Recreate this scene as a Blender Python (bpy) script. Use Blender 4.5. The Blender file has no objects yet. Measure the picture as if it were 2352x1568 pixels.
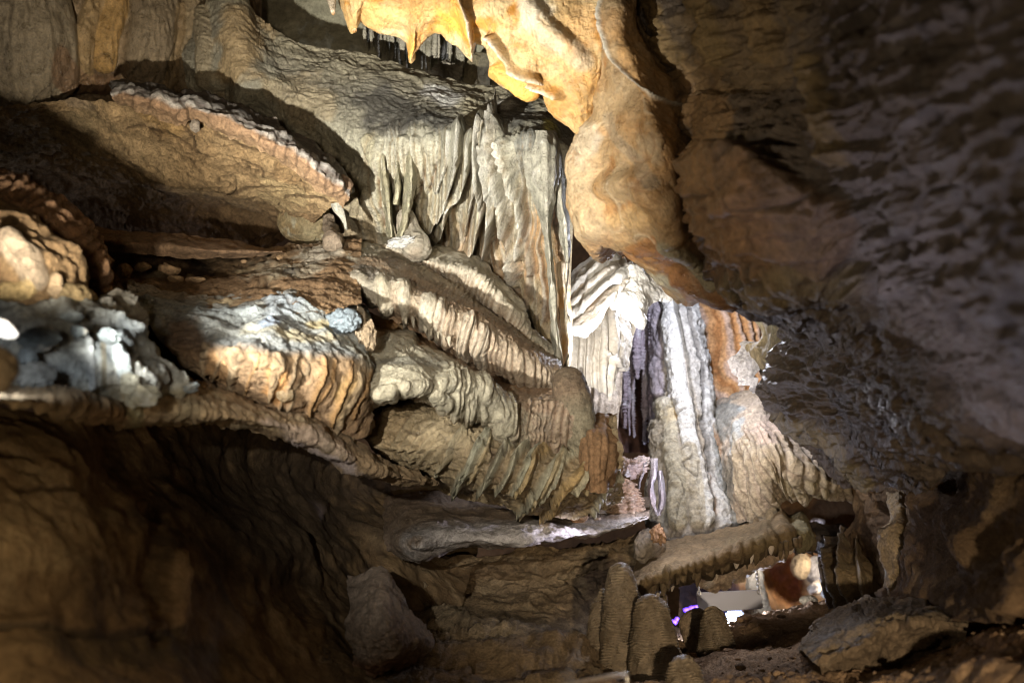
import bpy, math, random
import numpy as np
from mathutils import Vector

random.seed(7)
rng = np.random.default_rng(11)
scene = bpy.context.scene
COL = scene.collection

# ------------------------------------------------------------------ camera, world, exposure
CW, CH, HALF = 2352.0, 1568.0, 0.36          # working frame and half width of view at distance 1
K = 2 * HALF / CW
cam_d = bpy.data.cameras.new("camera")
cam = bpy.data.objects.new("camera", cam_d)
COL.objects.link(cam)
cam.location = (0, 0, 0)
cam.rotation_euler = (math.radians(90), 0, 0)
cam_d.lens = 50
cam_d.sensor_width = 36
cam_d.clip_start = 0.05
cam_d.clip_end = 200
cam_d.dof.use_dof = True
cam_d.dof.focus_distance = 6.4
cam_d.dof.aperture_fstop = 1.9
scene.camera = cam

world = bpy.data.worlds.new("World")
scene.world = world
world.use_nodes = True
bg = world.node_tree.nodes["Background"]
bg.inputs[0].default_value = (1.0, 0.70, 0.42, 1)
bg.inputs[1].default_value = 0.03

scene.view_settings.view_transform = 'Standard'
scene.view_settings.look = 'None'
scene.view_settings.exposure = 0.15
scene.view_settings.gamma = 1.0
scene.cycles.use_denoising = True
scene.cycles.filter_width = 1.0
scene.cycles.adaptive_threshold = 0.004
scene.cycles.light_sampling_threshold = 0.0
scene.cycles.sample_clamp_direct = 20.0
scene.cycles.use_light_tree = True
try:
    scene.cycles.sampling_pattern = 'BLUE_NOISE'
except Exception:
    pass
scene.cycles.max_bounces = 6
scene.cycles.diffuse_bounces = 3
scene.cycles.sample_clamp_indirect = 1.5
scene.cycles.caustics_reflective = False
scene.cycles.caustics_refractive = False


def pt(x, y, d):
    return Vector(((x - CW / 2) * K * d, d, (CH / 2 - y) * K * d))


# ------------------------------------------------------------------ show-cave lamps and added unseen lights
def lamp(name, loc, energy, color, radius=0.05, target=None, angle=None, blend=0.6):
    kind = 'SPOT' if target is not None else 'POINT'
    l = bpy.data.lights.new(name, kind)
    l.energy = energy
    l.color = color
    l.shadow_soft_size = radius
    o = bpy.data.objects.new(name, l)
    o.location = loc
    if target is not None:
        l.spot_size = math.radians(angle)
        l.spot_blend = blend
        o.rotation_euler = (Vector(target) - Vector(loc)).to_track_quat('-Z', 'Y').to_euler()
    COL.objects.link(o)
    return o


LA = pt(-40, 765, 3.25)
WARM = (1.0, 0.92, 0.79)
lamp("left_flood_light", LA, 1150, (1.0, 0.95, 0.85), 0.03, pt(1180, 330, 6.5), 54, 1.0)
lamp("tier_fill_light", (-0.75, 1.0, 0.2), 900, WARM, 0.02, pt(1060, 880, 5.8), 27, 1.0)  # unseen off-frame light added to brighten the tiers
lamp("shelf_spot_light", LA + Vector((0, 0, 0.02)), 420, (1.0, 0.88, 0.70), 0.03, pt(430, 130, 6.6), 42, 0.9)  # extra beam added at the left lamp to light the shelf
lamp("body_spot_light", LA + Vector((0.02, 0, 0)), 52, (1.0, 0.84, 0.62), 0.03, pt(1720, 380, 4.6), 40, 0.9)  # extra beam added at the left lamp for the hanging body
lamp("left_flood_glow", LA, 8, (0.90, 0.95, 1.0), 0.03)
lamp("drapery_spot_light", LA + Vector((0.05, 0.02, 0.05)), 125, (1.0, 0.95, 0.86), 0.03, pt(1200, -20, 5.3), 24, 0.9)  # extra narrow beam added at the left lamp to brighten the drapery
lamp("column_lamp_light", pt(1345, 800, 6.3), 46, (1.0, 0.97, 0.95), 0.03, pt(1430, 715, 7.1), 115, 0.5)
lamp("niche_lamp_light", pt(1685, 1423, 8.3), 80, (0.72, 0.78, 1.0), 0.04)
lamp("gap_fill_light", pt(1545, 1120, 6.6), 8, (0.82, 0.82, 1.0), 0.04)  # unseen light added in the gap, no fixture built
lamp("shelf_fill_light", pt(1530, 1225, 6.25), 75, (0.80, 0.78, 1.0), 0.03, pt(1270, 1216, 6.3), 21, 1.0)  # added light without a fixture, makes the bright strip on the shelf
lamp("striped_curtain_fill_light", pt(1600, 640, 7.6), 75, (0.86, 0.88, 1.0), 0.04)  # unseen light added behind the hanging body for the striped curtain
lamp("grotto_lamp_light", pt(1985, 1275, 9.2), 60, (1.0, 0.92, 0.84), 0.05, pt(1800, 1370, 9.9), 84, 0.5)
lamp("wall_wash_light", (0.30, 3.7, -1.02), 44, (0.80, 0.77, 1.0), 0.03, (1.0, 3.1, 0.40), 96, 0.9)  # unseen light added below the frame to graze the right wall
lamp("upper_fill_light", (-0.5, -1.2, 0.2), 420, (1.0, 0.80, 0.56), 0.2, pt(860, 260, 6.5), 29, 1.0)  # unseen fill added near the camera to lift the upper shadows
lamp("stalagmite_fill_light", (0.55, -0.6, -0.3), 1150, (1.0, 0.80, 0.56), 0.05, pt(1680, 1430, 6.5), 25, 1.0)  # unseen front light added for the stalagmites and sign
lamp("cavern_fill_light", pt(-380, 1330, 2.3), 26, (1.0, 0.76, 0.46), 0.1)  # unseen off-frame light added for a tan glow on the cavern wall
lamp("floor_fill_light", pt(2700, 1250, 3.0), 6, (1.0, 0.62, 0.32), 0.1)  # unseen warm light added off frame to brighten the floor
lamp("dome_fill_light", pt(1440, 1010, 6.2), 80, (1.0, 0.93, 0.90), 0.05, pt(1720, 980, 7.6), 50, 0.7)  # unseen light added to brighten the dome, no fixture built
lamp("violet_light", pt(1700, 1500, 9.2), 4, (0.16, 0.06, 1.0), 0.05)


# ------------------------------------------------------------------ noise (numpy)
_perm = rng.permutation(256).astype(np.int32)
_perm = np.concatenate([_perm, _perm, _perm])
_g = rng.normal(size=(256, 3))
_g /= np.linalg.norm(_g, axis=1)[:, None]
_g = _g.astype(np.float32)


def perlin(p):
    p = p.astype(np.float32)
    i = np.floor(p).astype(np.int32)
    f = p - i
    i &= 255
    w = f * f * f * (f * (f * 6 - 15) + 10)
    out = np.zeros(len(p), np.float32)
    for dx in (0, 1):
        wx = w[:, 0] if dx else 1 - w[:, 0]
        a = _perm[(i[:, 0] + dx) & 255]
        for dy in (0, 1):
            wy = w[:, 1] if dy else 1 - w[:, 1]
            b = _perm[a + ((i[:, 1] + dy) & 255)]
            for dz in (0, 1):
                wz = w[:, 2] if dz else 1 - w[:, 2]
                h = _perm[b + ((i[:, 2] + dz) & 255)] & 255
                g = _g[h]
                out += wx * wy * wz * (g[:, 0] * (f[:, 0] - dx) + g[:, 1] * (f[:, 1] - dy) + g[:, 2] * (f[:, 2] - dz))
    return out * 1.5


def fbm(p, octv=4, gain=0.5, ridge=False):
    s = np.zeros(len(p), np.float32)
    a, t = 1.0, 0.0
    for o in range(octv):
        n = perlin(p * (2.03 ** o) + 17.3 * o)
        if ridge:
            n = 1 - 2 * np.abs(n)
        s += a * n
        t += a
        a *= gain
    return s / t


def worley(p):
    p = p.astype(np.float32)
    i = np.floor(p).astype(np.int32)
    f = p - i
    f1 = np.full(len(p), 9.0, np.float32)
    f2 = np.full(len(p), 9.0, np.float32)
    for dx in (-1, 0, 1):
        a = _perm[(i[:, 0] + dx) & 255]
        for dy in (-1, 0, 1):
            b = _perm[a + ((i[:, 1] + dy) & 255)]
            for dz in (-1, 0, 1):
                h = _perm[b + ((i[:, 2] + dz) & 255)] & 255
                g = _g[h] * 0.45
                d = np.sqrt((dx + .5 + g[:, 0] - f[:, 0]) ** 2 + (dy + .5 + g[:, 1] - f[:, 1]) ** 2 + (dz + .5 + g[:, 2] - f[:, 2]) ** 2)
                f2 = np.where(d < f1, f1, np.minimum(f2, d))
                f1 = np.minimum(f1, d)
    return f1, f2


def sm(a, b, x):
    t = np.clip((x - a) / (b - a), 0, 1)
    return t * t * (3 - 2 * t)


# ------------------------------------------------------------------ palette (linear, real surface colours)
TAN = (.44, .30, .16); BROWN = (.24, .135, .065); DBROWN = (.10, .055, .028); GREY = (.30, .285, .24)
PALE = (.60, .54, .42); CREAM = (.62, .52, .34); ORANGE = (.66, .30, .06); RUST = (.36, .15, .05)
WHITE = (.80, .77, .70); DGREY = (.085, .082, .075); BLUE = (.42, .49, .55); YEL = (.52, .42, .12)
PINK = (.52, .37, .27); OLIVE = (.26, .22, .11); SAND = (.52, .40, .25); GREEN = (.34, .36, .26)


# ------------------------------------------------------------------ materials
MATS = {}


def rockmat(name, rough=(.45, .9), bump=.5, fine=90.0, coarse=18.0, spec=.35, speck=.35, trans=0.0, scal=None):
    m = bpy.data.materials.new(name)
    m.use_nodes = True
    nt = m.node_tree
    N, L = nt.nodes, nt.links
    bs = N["Principled BSDF"]
    at = N.new('ShaderNodeAttribute'); at.attribute_name = 'tint'
    tc = N.new('ShaderNodeTexCoord')
    n1 = N.new('ShaderNodeTexNoise'); n1.inputs['Scale'].default_value = coarse; n1.inputs['Detail'].default_value = 10
    n1.inputs['Roughness'].default_value = .70; n1.inputs['Distortion'].default_value = .6
    n2 = N.new('ShaderNodeTexNoise'); n2.inputs['Scale'].default_value = fine; n2.inputs['Detail'].default_value = 6
    n2.inputs['Roughness'].default_value = .7
    for n in (n1, n2):
        L.new(tc.outputs['Object'], n.inputs['Vector'])
    r1 = N.new('ShaderNodeMapRange')
    r1.inputs['From Min'].default_value = .3; r1.inputs['From Max'].default_value = .7
    r1.inputs['To Min'].default_value = 1 - speck; r1.inputs['To Max'].default_value = 1 + speck * .8
    L.new(n1.outputs['Fac'], r1.inputs['Value'])
    r2 = N.new('ShaderNodeMapRange')
    r2.inputs['From Min'].default_value = .32; r2.inputs['From Max'].default_value = .62
    r2.inputs['To Min'].default_value = 1 - speck; r2.inputs['To Max'].default_value = 1.1
    L.new(n2.outputs['Fac'], r2.inputs['Value'])
    mu = N.new('ShaderNodeMath'); mu.operation = 'MULTIPLY'
    L.new(r1.outputs[0], mu.inputs[0]); L.new(r2.outputs[0], mu.inputs[1])
    vm = N.new('ShaderNodeVectorMath'); vm.operation = 'SCALE'
    L.new(at.outputs['Color'], vm.inputs[0]); L.new(mu.outputs[0], vm.inputs['Scale'])
    L.new(vm.outputs[0], bs.inputs['Base Color'])
    rr = N.new('ShaderNodeMapRange')
    rr.inputs['From Min'].default_value = .38; rr.inputs['From Max'].default_value = .62
    rr.inputs['To Min'].default_value = rough[0]; rr.inputs['To Max'].default_value = rough[1]
    L.new(n1.outputs['Fac'], rr.inputs['Value']); L.new(rr.outputs[0], bs.inputs['Roughness'])
    bs.inputs['Specular IOR Level'].default_value = spec
    b1 = N.new('ShaderNodeBump'); b1.inputs['Strength'].default_value = bump; b1.inputs['Distance'].default_value = .035
    b2 = N.new('ShaderNodeBump'); b2.inputs['Strength'].default_value = bump; b2.inputs['Distance'].default_value = .008
    L.new(n1.outputs['Fac'], b1.inputs['Height']); L.new(n2.outputs['Fac'], b2.inputs['Height'])
    L.new(b1.outputs[0], b2.inputs['Normal'])
    L.new(b2.outputs[0], bs.inputs['Normal'])
    if trans > 0:
        tr = N.new('ShaderNodeBsdfTranslucent')
        mx = N.new('ShaderNodeMixShader'); mx.inputs[0].default_value = trans
        L.new(vm.outputs[0], tr.inputs['Color'])
        L.new(bs.outputs[0], mx.inputs[1]); L.new(tr.outputs[0], mx.inputs[2])
        L.new(mx.outputs[0], N["Material Output"].inputs['Surface'])
    MATS[name] = m
    return m


rockmat('wet_flowstone', (.22, .62), .8, 85, 18, .5, .42)
rockmat('dry_limestone', (.6, .95), 1.0, 75, 15, .25, .45)
rockmat('crusty_limestone', (.6, .95), 1.0, 60, 22, .25, .4)
rockmat('smooth_drapery', (.25, .65), .8, 70, 12, .45, .34)
rockmat('translucent_calcite', (.35, .7), .4, 70, 12, .4, .15, trans=.30)
rockmat('clay_ground', (.8, 1.0), 1.0, 60, 16, .15, .35)
rockmat('wet_wall', (.38, .7), .9, 40, 9, .5, .4)
rockmat('far_rock', (.7, .95), .8, 30, 6, .2, .35)


# ------------------------------------------------------------------ object helpers
def tag(o, label=None, cat=None, group=None, kind=None):
    if label: o['label'] = label
    if cat: o['category'] = cat
    if group: o['group'] = group
    if kind: o['kind'] = kind
    return o


def empty(name, loc, label, cat, group=None):
    o = bpy.data.objects.new(name, None)
    o.empty_display_size = .05
    o.location = loc
    COL.objects.link(o)
    return tag(o, label, cat, group)


def mesh_obj(name, V, F, cols, mat, parent=None, smooth=True):
    V = np.asarray(V, np.float32)
    F = np.asarray(F, np.int32)
    ctr = V.mean(axis=0)
    if parent is not None:
        ctr = np.array(parent.location, np.float32)
    V = V - ctr
    me = bpy.data.meshes.new(name)
    me.vertices.add(len(V)); me.vertices.foreach_set('co', V.ravel())
    me.loops.add(F.size); me.loops.foreach_set('vertex_index', F.ravel())
    me.polygons.add(len(F)); me.polygons.foreach_set('loop_start', np.arange(0, F.size, F.shape[1], dtype=np.int32))
    me.polygons.foreach_set('loop_total', np.full(len(F), F.shape[1], np.int32))
    me.update(calc_edges=True)
    if smooth:
        me.polygons.foreach_set('use_smooth', np.ones(len(F), bool))
    if cols is not None:
        a = me.color_attributes.new('tint', 'FLOAT_COLOR', 'POINT')
        c4 = np.ones((len(V), 4), np.float32); c4[:, :3] = np.clip(cols, .004, .9)
        a.data.foreach_set('color', c4.ravel())
    me.materials.append(MATS[mat] if isinstance(mat, str) else mat)
    me.validate()
    o = bpy.data.objects.new(name, me)
    COL.objects.link(o)
    if parent is not None:
        o.parent = parent
    else:
        o.location = ctr
    return o


def catmull(P, t):
    P = np.asarray(P, float)
    n = len(P)
    if n == 2:
        return P[0] + (P[1] - P[0]) * t[:, None]
    i = np.clip(np.floor(t * (n - 1)).astype(int), 0, n - 2)
    f = (t * (n - 1) - i)[:, None]
    ext = np.vstack([2 * P[0] - P[1], P, 2 * P[-1] - P[-2]])
    p0, p1, p2, p3 = ext[i], ext[i + 1], ext[i + 2], ext[i + 3]
    return .5 * (2 * p1 + (p2 - p0) * f + (2 * p0 - 5 * p1 + 4 * p2 - p3) * f ** 2 + (3 * p1 - p0 - 3 * p2 + p3) * f ** 3)


def arc_t(P, t):
    P = np.asarray(P, float)
    L = np.concatenate([[0], np.cumsum(np.hypot(*(P[1:, :2] - P[:-1, :2]).T))])
    L /= L[-1]
    return np.interp(t, L, np.linspace(0, 1, len(P)))


def seg_dist(X, Y, pts):
    """distance to a polyline, signed side (positive = right of / below the path direction) and position along it"""
    best = np.full(X.shape, 1e9); sgn = np.ones(X.shape); al = np.zeros(X.shape)
    pts = np.asarray(pts, float)[:, :2]
    ln = np.hypot(*(pts[1:] - pts[:-1]).T)
    tot = ln.sum(); acc = 0
    for (a, b, l) in zip(pts[:-1], pts[1:], ln):
        dx, dy = b - a
        t = np.clip(((X - a[0]) * dx + (Y - a[1]) * dy) / max(l * l, 1e-6), 0, 1)
        qx, qy = X - (a[0] + t * dx), Y - (a[1] + t * dy)
        d = np.hypot(qx, qy)
        m = d < best
        best = np.where(m, d, best)
        sgn = np.where(m, np.sign(dx * qy - dy * qx), sgn)
        al = np.where(m, (acc + t * l) / tot, al)
        acc += l
    return best, sgn, al


def unproj(X, Y, D):
    return np.stack([(X - CW / 2) * K * D, D, (CH / 2 - Y) * K * D], -1)


def mixc(c, d, w):
    return c + (np.asarray(d, np.float32) - c) * w[..., None]


def surf_color(P, X, Y, V, col, vramp, stains_and_shade, cs, seed=0.0, contrast=1.6):
    n = len(X)
    nz = fbm(P * cs + seed, 4)
    w = np.clip(.5 + nz * contrast, 0, 1)
    c = np.tile(np.asarray(col[0], np.float32), (n, 1))
    c = mixc(c, col[1], w)
    if len(col) > 2:
        w2 = sm(.15, .45, fbm(P * cs * 2.3 + 31 + seed, 4))
        c = mixc(c, col[2], w2)
    if vramp:
        vs = [v for v, _, _ in vramp]
        cc = np.stack([np.interp(V + nz * .12, vs, [q[1][k] for q in vramp]) for k in range(3)], -1)
        ww = np.interp(V + nz * .12, vs, [q[2] for q in vramp])
        c = mixc(c, cc, ww)
    if stains_and_shade:
        n2 = fbm(P * 9 + 5 + seed, 4)
        for (sx, sy, rx, ry, ang, sc, st) in stains_and_shade:
            a = math.radians(ang)
            dx, dy = X - sx, Y - sy
            u = (dx * math.cos(a) + dy * math.sin(a)) / rx
            v = (-dx * math.sin(a) + dy * math.cos(a)) / ry
            r = np.sqrt(u * u + v * v) + n2 * .9
            c = mixc(c, sc, (1 - sm(.55, 1.1, r)) * st)
    return c


LAST = {}


def sheet(name, rails, col, mat='dry_limestone', res=3.5, noise=((.03, 2.5, 5),), flutes=(), ridges=(), scallops=(),
          vramp=None, stains_and_shade=None, cs=2.0, rnd=None, thick=.25, parent=None, seed=0.0, jag=0.0, contrast=1.6, flip=1, veins=()):
    """A body of rock lofted through rails given as (x, y, distance), then carved with ribs, cups and noise."""
    cnt = {len(r) for r in rails}
    same = len(cnt) == 1
    A = [np.asarray(r, float) for r in rails]
    lu = max(np.hypot(*(a[1:, :2] - a[:-1, :2]).T).sum() for a in A)
    mids = np.array([a[len(a) // 2, :2] for a in A]); q = np.array([a[0, :2] for a in A]); z = np.array([a[-1, :2] for a in A])
    lv = max(np.hypot(*(m[1:] - m[:-1]).T).sum() for m in (mids, q, z))
    lv = max(lv, 30)
    nu, nv = int(lu / res) + 2, int(lv / res) + 2
    tu = np.linspace(0, 1, nu)
    R = np.stack([catmull(a, tu if same else arc_t(a, tu)) for a in A])          # rails x nu x 3
    tv = np.linspace(0, 1, nv)
    G = catmull(R.reshape(len(A), -1), tv).reshape(nv, nu, 3)
    X, Y, D = G[..., 0], G[..., 1], G[..., 2]
    U, V = np.meshgrid(tu, tv)
    if jag:
        e = np.clip(np.maximum(sm(.88, 1, V), sm(.12, 0, V)) , 0, 1)
        pj = np.stack([X * .03, Y * .03, D * 0 + seed], -1).reshape(-1, 3)
        Y = Y + e * jag * fbm(pj, 4).reshape(X.shape) * 2
    if rnd:
        sides, Rp, Rm = rnd
        for s in sides:
            t = {'t': V * lv, 'b': (1 - V) * lv, 'l': U * lu, 'r': (1 - U) * lu}[s]
            q = np.clip(1 - t / Rp, 0, 1)
            D = D + Rm * (1 - np.sqrt(np.maximum(0, 1 - q * q)))
    P = unproj(X, Y, D)
    Pu = np.gradient(P, axis=1); Pv = np.gradient(P, axis=0)
    Nn = np.cross(Pu, Pv)
    Nn /= np.linalg.norm(Nn, axis=-1, keepdims=True) + 1e-12
    Nn = np.where((Nn * P).sum(-1, keepdims=True) > 0, -Nn, Nn)
    Pf = P.reshape(-1, 3); Xf, Yf, Vf = X.ravel(), Y.ravel(), V.ravel()
    Uf = U.ravel()
    disp = np.zeros(len(Pf))
    cc = surf_color(Pf, Xf, Yf, Vf, col, vramp, stains_and_shade, cs, seed, contrast)
    wx = fbm(Pf * 3.1 + seed + 3, 3)
    if ridges:
        rb = np.zeros(len(Pf))
        for rg in ridges:
            pts, w, amp = rg[0], rg[1], rg[2]
            o = rg[3] if len(rg) > 3 else {}
            wl, wr = (w if isinstance(w, tuple) else (w, w))
            wb = o.get('warp', 5)
            d, s, al = seg_dist(Xf + wx * wb, Yf + wx * wb * .6, pts)
            tp = o.get('taper', (1, 1))
            tw = np.interp(al, [0, 1], tp)
            t = np.clip(d / (np.where(s > 0, wl, wr) * tw + 1e-3), 0, 1)
            pf = o.get('prof', 'round')
            if pf == 'round': h = np.sqrt(1 - t * t)
            elif pf == 'sharp': h = (1 - t) ** 1.3
            elif pf == 'box': h = 1 - sm(.75, 1, t)
            else: h = (1 - t * t) ** 2
            h = h * np.interp(al, [0, 1], o.get('amp', (1, 1)))
            fac = {'sharp': 3.0, 'round': .95, 'soft': .75, 'box': .45}[pf if pf in ('sharp', 'round', 'box') else 'soft'] * o.get('boost', 1)
            lim = fac * (wl + wr) * .5 * K * Pf[:, 1].mean()
            amp = math.copysign(min(abs(amp), lim), amp)
            rb = np.maximum(rb, h * amp) if amp > 0 else rb + h * amp
            if 'col' in o:
                cc = mixc(cc, o['col'], sm(0, .5, h) * o.get('cs', .8))
            if 'rim' in o:
                cc = mixc(cc, o['rim'], (1 - sm(.0, o.get('rw', 3.5), d)) * .85)
        disp += rb
    for fl in flutes:
        per, amp, ang, warp, v0, v1 = fl[:6]
        o = fl[6] if len(fl) > 6 else {}
        a = math.radians(ang)
        s = (Xf * math.cos(a) + Yf * math.sin(a)) / per + wx * warp + seed + (.9 * np.sin((Xf * math.cos(a) + Yf * math.sin(a)) / per * .41 + seed) + .5 * np.sin((Xf * math.cos(a) + Yf * math.sin(a)) / per * .93 + 2)) * .8
        if 'conv' in o:                                   # ribs that run together towards a point
            cx, cy = o['conv']
            s = np.arctan2(Xf - cx, np.abs(Yf - cy)) * o['k'] + wx * warp
        k = np.floor(s); f = s - k
        rnd1 = np.modf(np.abs(np.sin(k * 12.9898 + seed) * 43758.5453))[0]
        rib = np.sin(np.pi * f) ** o.get('p', .7)
        if o.get('saw'):
            rib = f ** .8 * (1 - sm(.86, 1, f))
        mask = sm(v0 - .06, v0 + .06, Vf + (rnd1 - .5) * .12) * (1 - sm(v1 - .06, v1 + .06, Vf + (rnd1 - .5) * .25))
        if 'x' in o:
            mask = mask * sm(o['x'][0] - 15, o['x'][0] + 15, Xf) * (1 - sm(o['x'][1] - 15, o['x'][1] + 15, Xf))
        amp = min(amp, .5 * per * K * Pf[:, 1].mean() * o.get('boost', 1)) if 'conv' not in o else amp
        disp += amp * rib * (.15 + 1.1 * rnd1) * mask
        if 'crest' in o:
            cc = mixc(cc, o['crest'], sm(.72, 1, rib) * mask * o.get('cst', .7))
        if 'groove' in o:
            cc = mixc(cc, o['groove'], (1 - sm(.2, .6, rib)) * mask * .8)
    for ve in veins:
        vs, vcol, vw, vst, vd = ve[:5]
        an = np.array(ve[5]) if len(ve) > 5 else 1.0
        vn = np.abs(perlin(Pf * an * vs + wx[:, None] * 1.2 + 40 + seed))
        gate = sm(-.15, .25, fbm(Pf * an * vs * .6 + 77 + seed, 2))
        w = (1 - sm(0, vw, vn)) * gate
        cc = mixc(cc, vcol, w * vst)
        disp += vd * w
    for sc in scallops:
        amp, s, an = sc[:3]
        f1, f2 = worley(Pf * np.array(an) * s + wx[:, None] * .5 + seed)
        m = 1
        if len(sc) > 3: m = sm(sc[3][0] - .05, sc[3][0] + .05, Vf) * (1 - sm(sc[3][1] - .05, sc[3][1] + .05, Vf))
        disp += amp * (f1 * f1 - .3) * m
    for nz in noise:
        amp, s, oc = nz[:3]
        an = np.array(nz[3]) if len(nz) > 3 else 1.0
        rdg = len(nz) > 4 and nz[4]
        disp += amp * fbm(Pf * an * s + seed + wx[:, None] * .15, oc, ridge=rdg)
    Pd = Pf + Nn.reshape(-1, 3) * disp[:, None] * flip
    LAST['P'], LAST['X'], LAST['Y'] = Pd, Xf, Yf
    idx = np.arange(nu * nv).reshape(nv, nu)
    F = np.stack([idx[:-1, :-1], idx[:-1, 1:], idx[1:, 1:], idx[1:, :-1]], -1).reshape(-1, 4)
    if thick:
        def back(p):
            dirn = p / np.linalg.norm(p, axis=-1, keepdims=True)
            return p + dirn * thick
        ring = np.concatenate([idx[0, :], idx[1:, -1], idx[-1, -2::-1], idx[-2:0:-1, 0]])
        rp = Pd[ring]; nb = len(Pd)
        st = 5
        ri = np.unique(np.concatenate([np.arange(0, nv, st), [nv - 1]])); ci = np.unique(np.concatenate([np.arange(0, nu, st), [nu - 1]]))
        bi = idx[np.ix_(ri, ci)]
        bp = back(Pd[bi.ravel()])
        V2 = np.vstack([Pd, rp, back(rp), bp])
        m = len(ring); j = np.arange(m); j2 = (j + 1) % m
        F2 = np.stack([nb + j, nb + m + j, nb + m + j2, nb + j2], -1)
        b0 = nb + 2 * m
        bidx = b0 + np.arange(bi.size).reshape(bi.shape)
        F3 = np.stack([bidx[:-1, :-1], bidx[1:, :-1], bidx[1:, 1:], bidx[:-1, 1:]], -1).reshape(-1, 4)
        F = np.vstack([F, F2, F3])
        cc = np.vstack([cc, cc[ring], cc[ring], cc[bi.ravel()]])
        Pd = V2
    return mesh_obj(name, Pd, F, cc, mat, parent)


def tube(name, path, col, mat='dry_limestone', res=3.0, noise=((.006, 8, 4),), ripple=None, ribs=None, parent=None, seed=0.0,
         vramp=None, stains_and_shade=None, cs=4.0, flat=1.0, cap=True, rings=None):
    """A body of revolution along a path of (x, y, distance, radius in the same units as x)."""
    A = np.asarray(path, float)
    L = np.hypot(*(A[1:, :2] - A[:-1, :2]).T).sum()
    nv = max(6, int(L / res)) if rings is None else rings
    nu = max(10, min(96, int(2 * math.pi * A[:, 3].max() / res)))
    t = arc_t(A, np.linspace(0, 1, nv))
    G = catmull(A, t)
    C = unproj(G[:, 0], G[:, 1], G[:, 2])
    Rm = np.maximum(G[:, 3], .4) * K * G[:, 2]
    if cap:
        s = np.linspace(0, L, nv)
        for e, r in ((s, A[0, 3]), (L - s, A[-1, 3])):
            q = np.clip(1 - e / max(r * .9, 1), 0, 1)
            Rm = Rm * np.sqrt(np.maximum(1e-4, 1 - q * q))
    T = np.gradient(C, axis=0); T /= np.linalg.norm(T, axis=1)[:, None] + 1e-12
    B = np.cross(T, np.array([0, 1, 0.]))
    B /= np.linalg.norm(B, axis=1)[:, None] + 1e-9
    N2 = np.cross(T, B)
    ang = np.linspace(0, 2 * math.pi, nu, endpoint=False)
    dirs = B[:, None, :] * np.cos(ang)[None, :, None] + N2[:, None, :] * np.sin(ang)[None, :, None] * flat
    P = C[:, None, :] + dirs * Rm[:, None, None]
    Pf = P.reshape(-1, 3)
    V = np.repeat(np.linspace(0, 1, nv), nu)
    fade = np.repeat(np.clip(Rm / (Rm.max() * .4), 0, 1), nu)
    disp = np.zeros(len(Pf))
    for nz in noise:
        disp += nz[0] * fbm(Pf * nz[1] + seed, nz[2])
    wob = fbm(Pf * 5 + seed, 3)
    X = CW / 2 + Pf[:, 0] / (K * Pf[:, 1]); Y = CH / 2 - Pf[:, 2] / (K * Pf[:, 1])
    cc = surf_color(Pf, X, Y, V, col, vramp, stains_and_shade, cs, seed)
    if ripple:
        per, amp = ripple[:2]
        s = np.repeat(np.linspace(0, L, nv), nu) / per + wob * 1.2 + fbm(Pf * 16 + seed, 3) * 1.1
        s = s + fbm(Pf * 7 + 8 + seed, 2) * 1.6
        h = .5 + .5 * np.cos(2 * math.pi * s)
        h = h ** 1.4 * np.clip(.55 + 2.2 * fbm(Pf * np.array([24, 24, 9]) + 3 + seed, 2), .05, 1.5)
        disp += amp * h
        if len(ripple) > 2:
            cc = mixc(cc, ripple[2], (1 - h) * .6)
    if ribs:
        n, amp = ribs
        aa = np.tile(ang, nv)
        disp += amp * (np.abs(np.sin(aa * n / 2 + wob * 2)) ** .7)
    nrm = (Pf - np.repeat(C, nu, axis=0)); nrm /= np.linalg.norm(nrm, axis=1)[:, None] + 1e-9
    Pd = Pf + nrm * (disp * fade)[:, None]
    idx = np.arange(nv * nu).reshape(nv, nu)
    nx = np.roll(idx, -1, axis=1)
    F = np.stack([idx[:-1], nx[:-1], nx[1:], idx[1:]], -1).reshape(-1, 4)
    return mesh_obj(name, Pd, F, cc, mat, parent)


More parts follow.
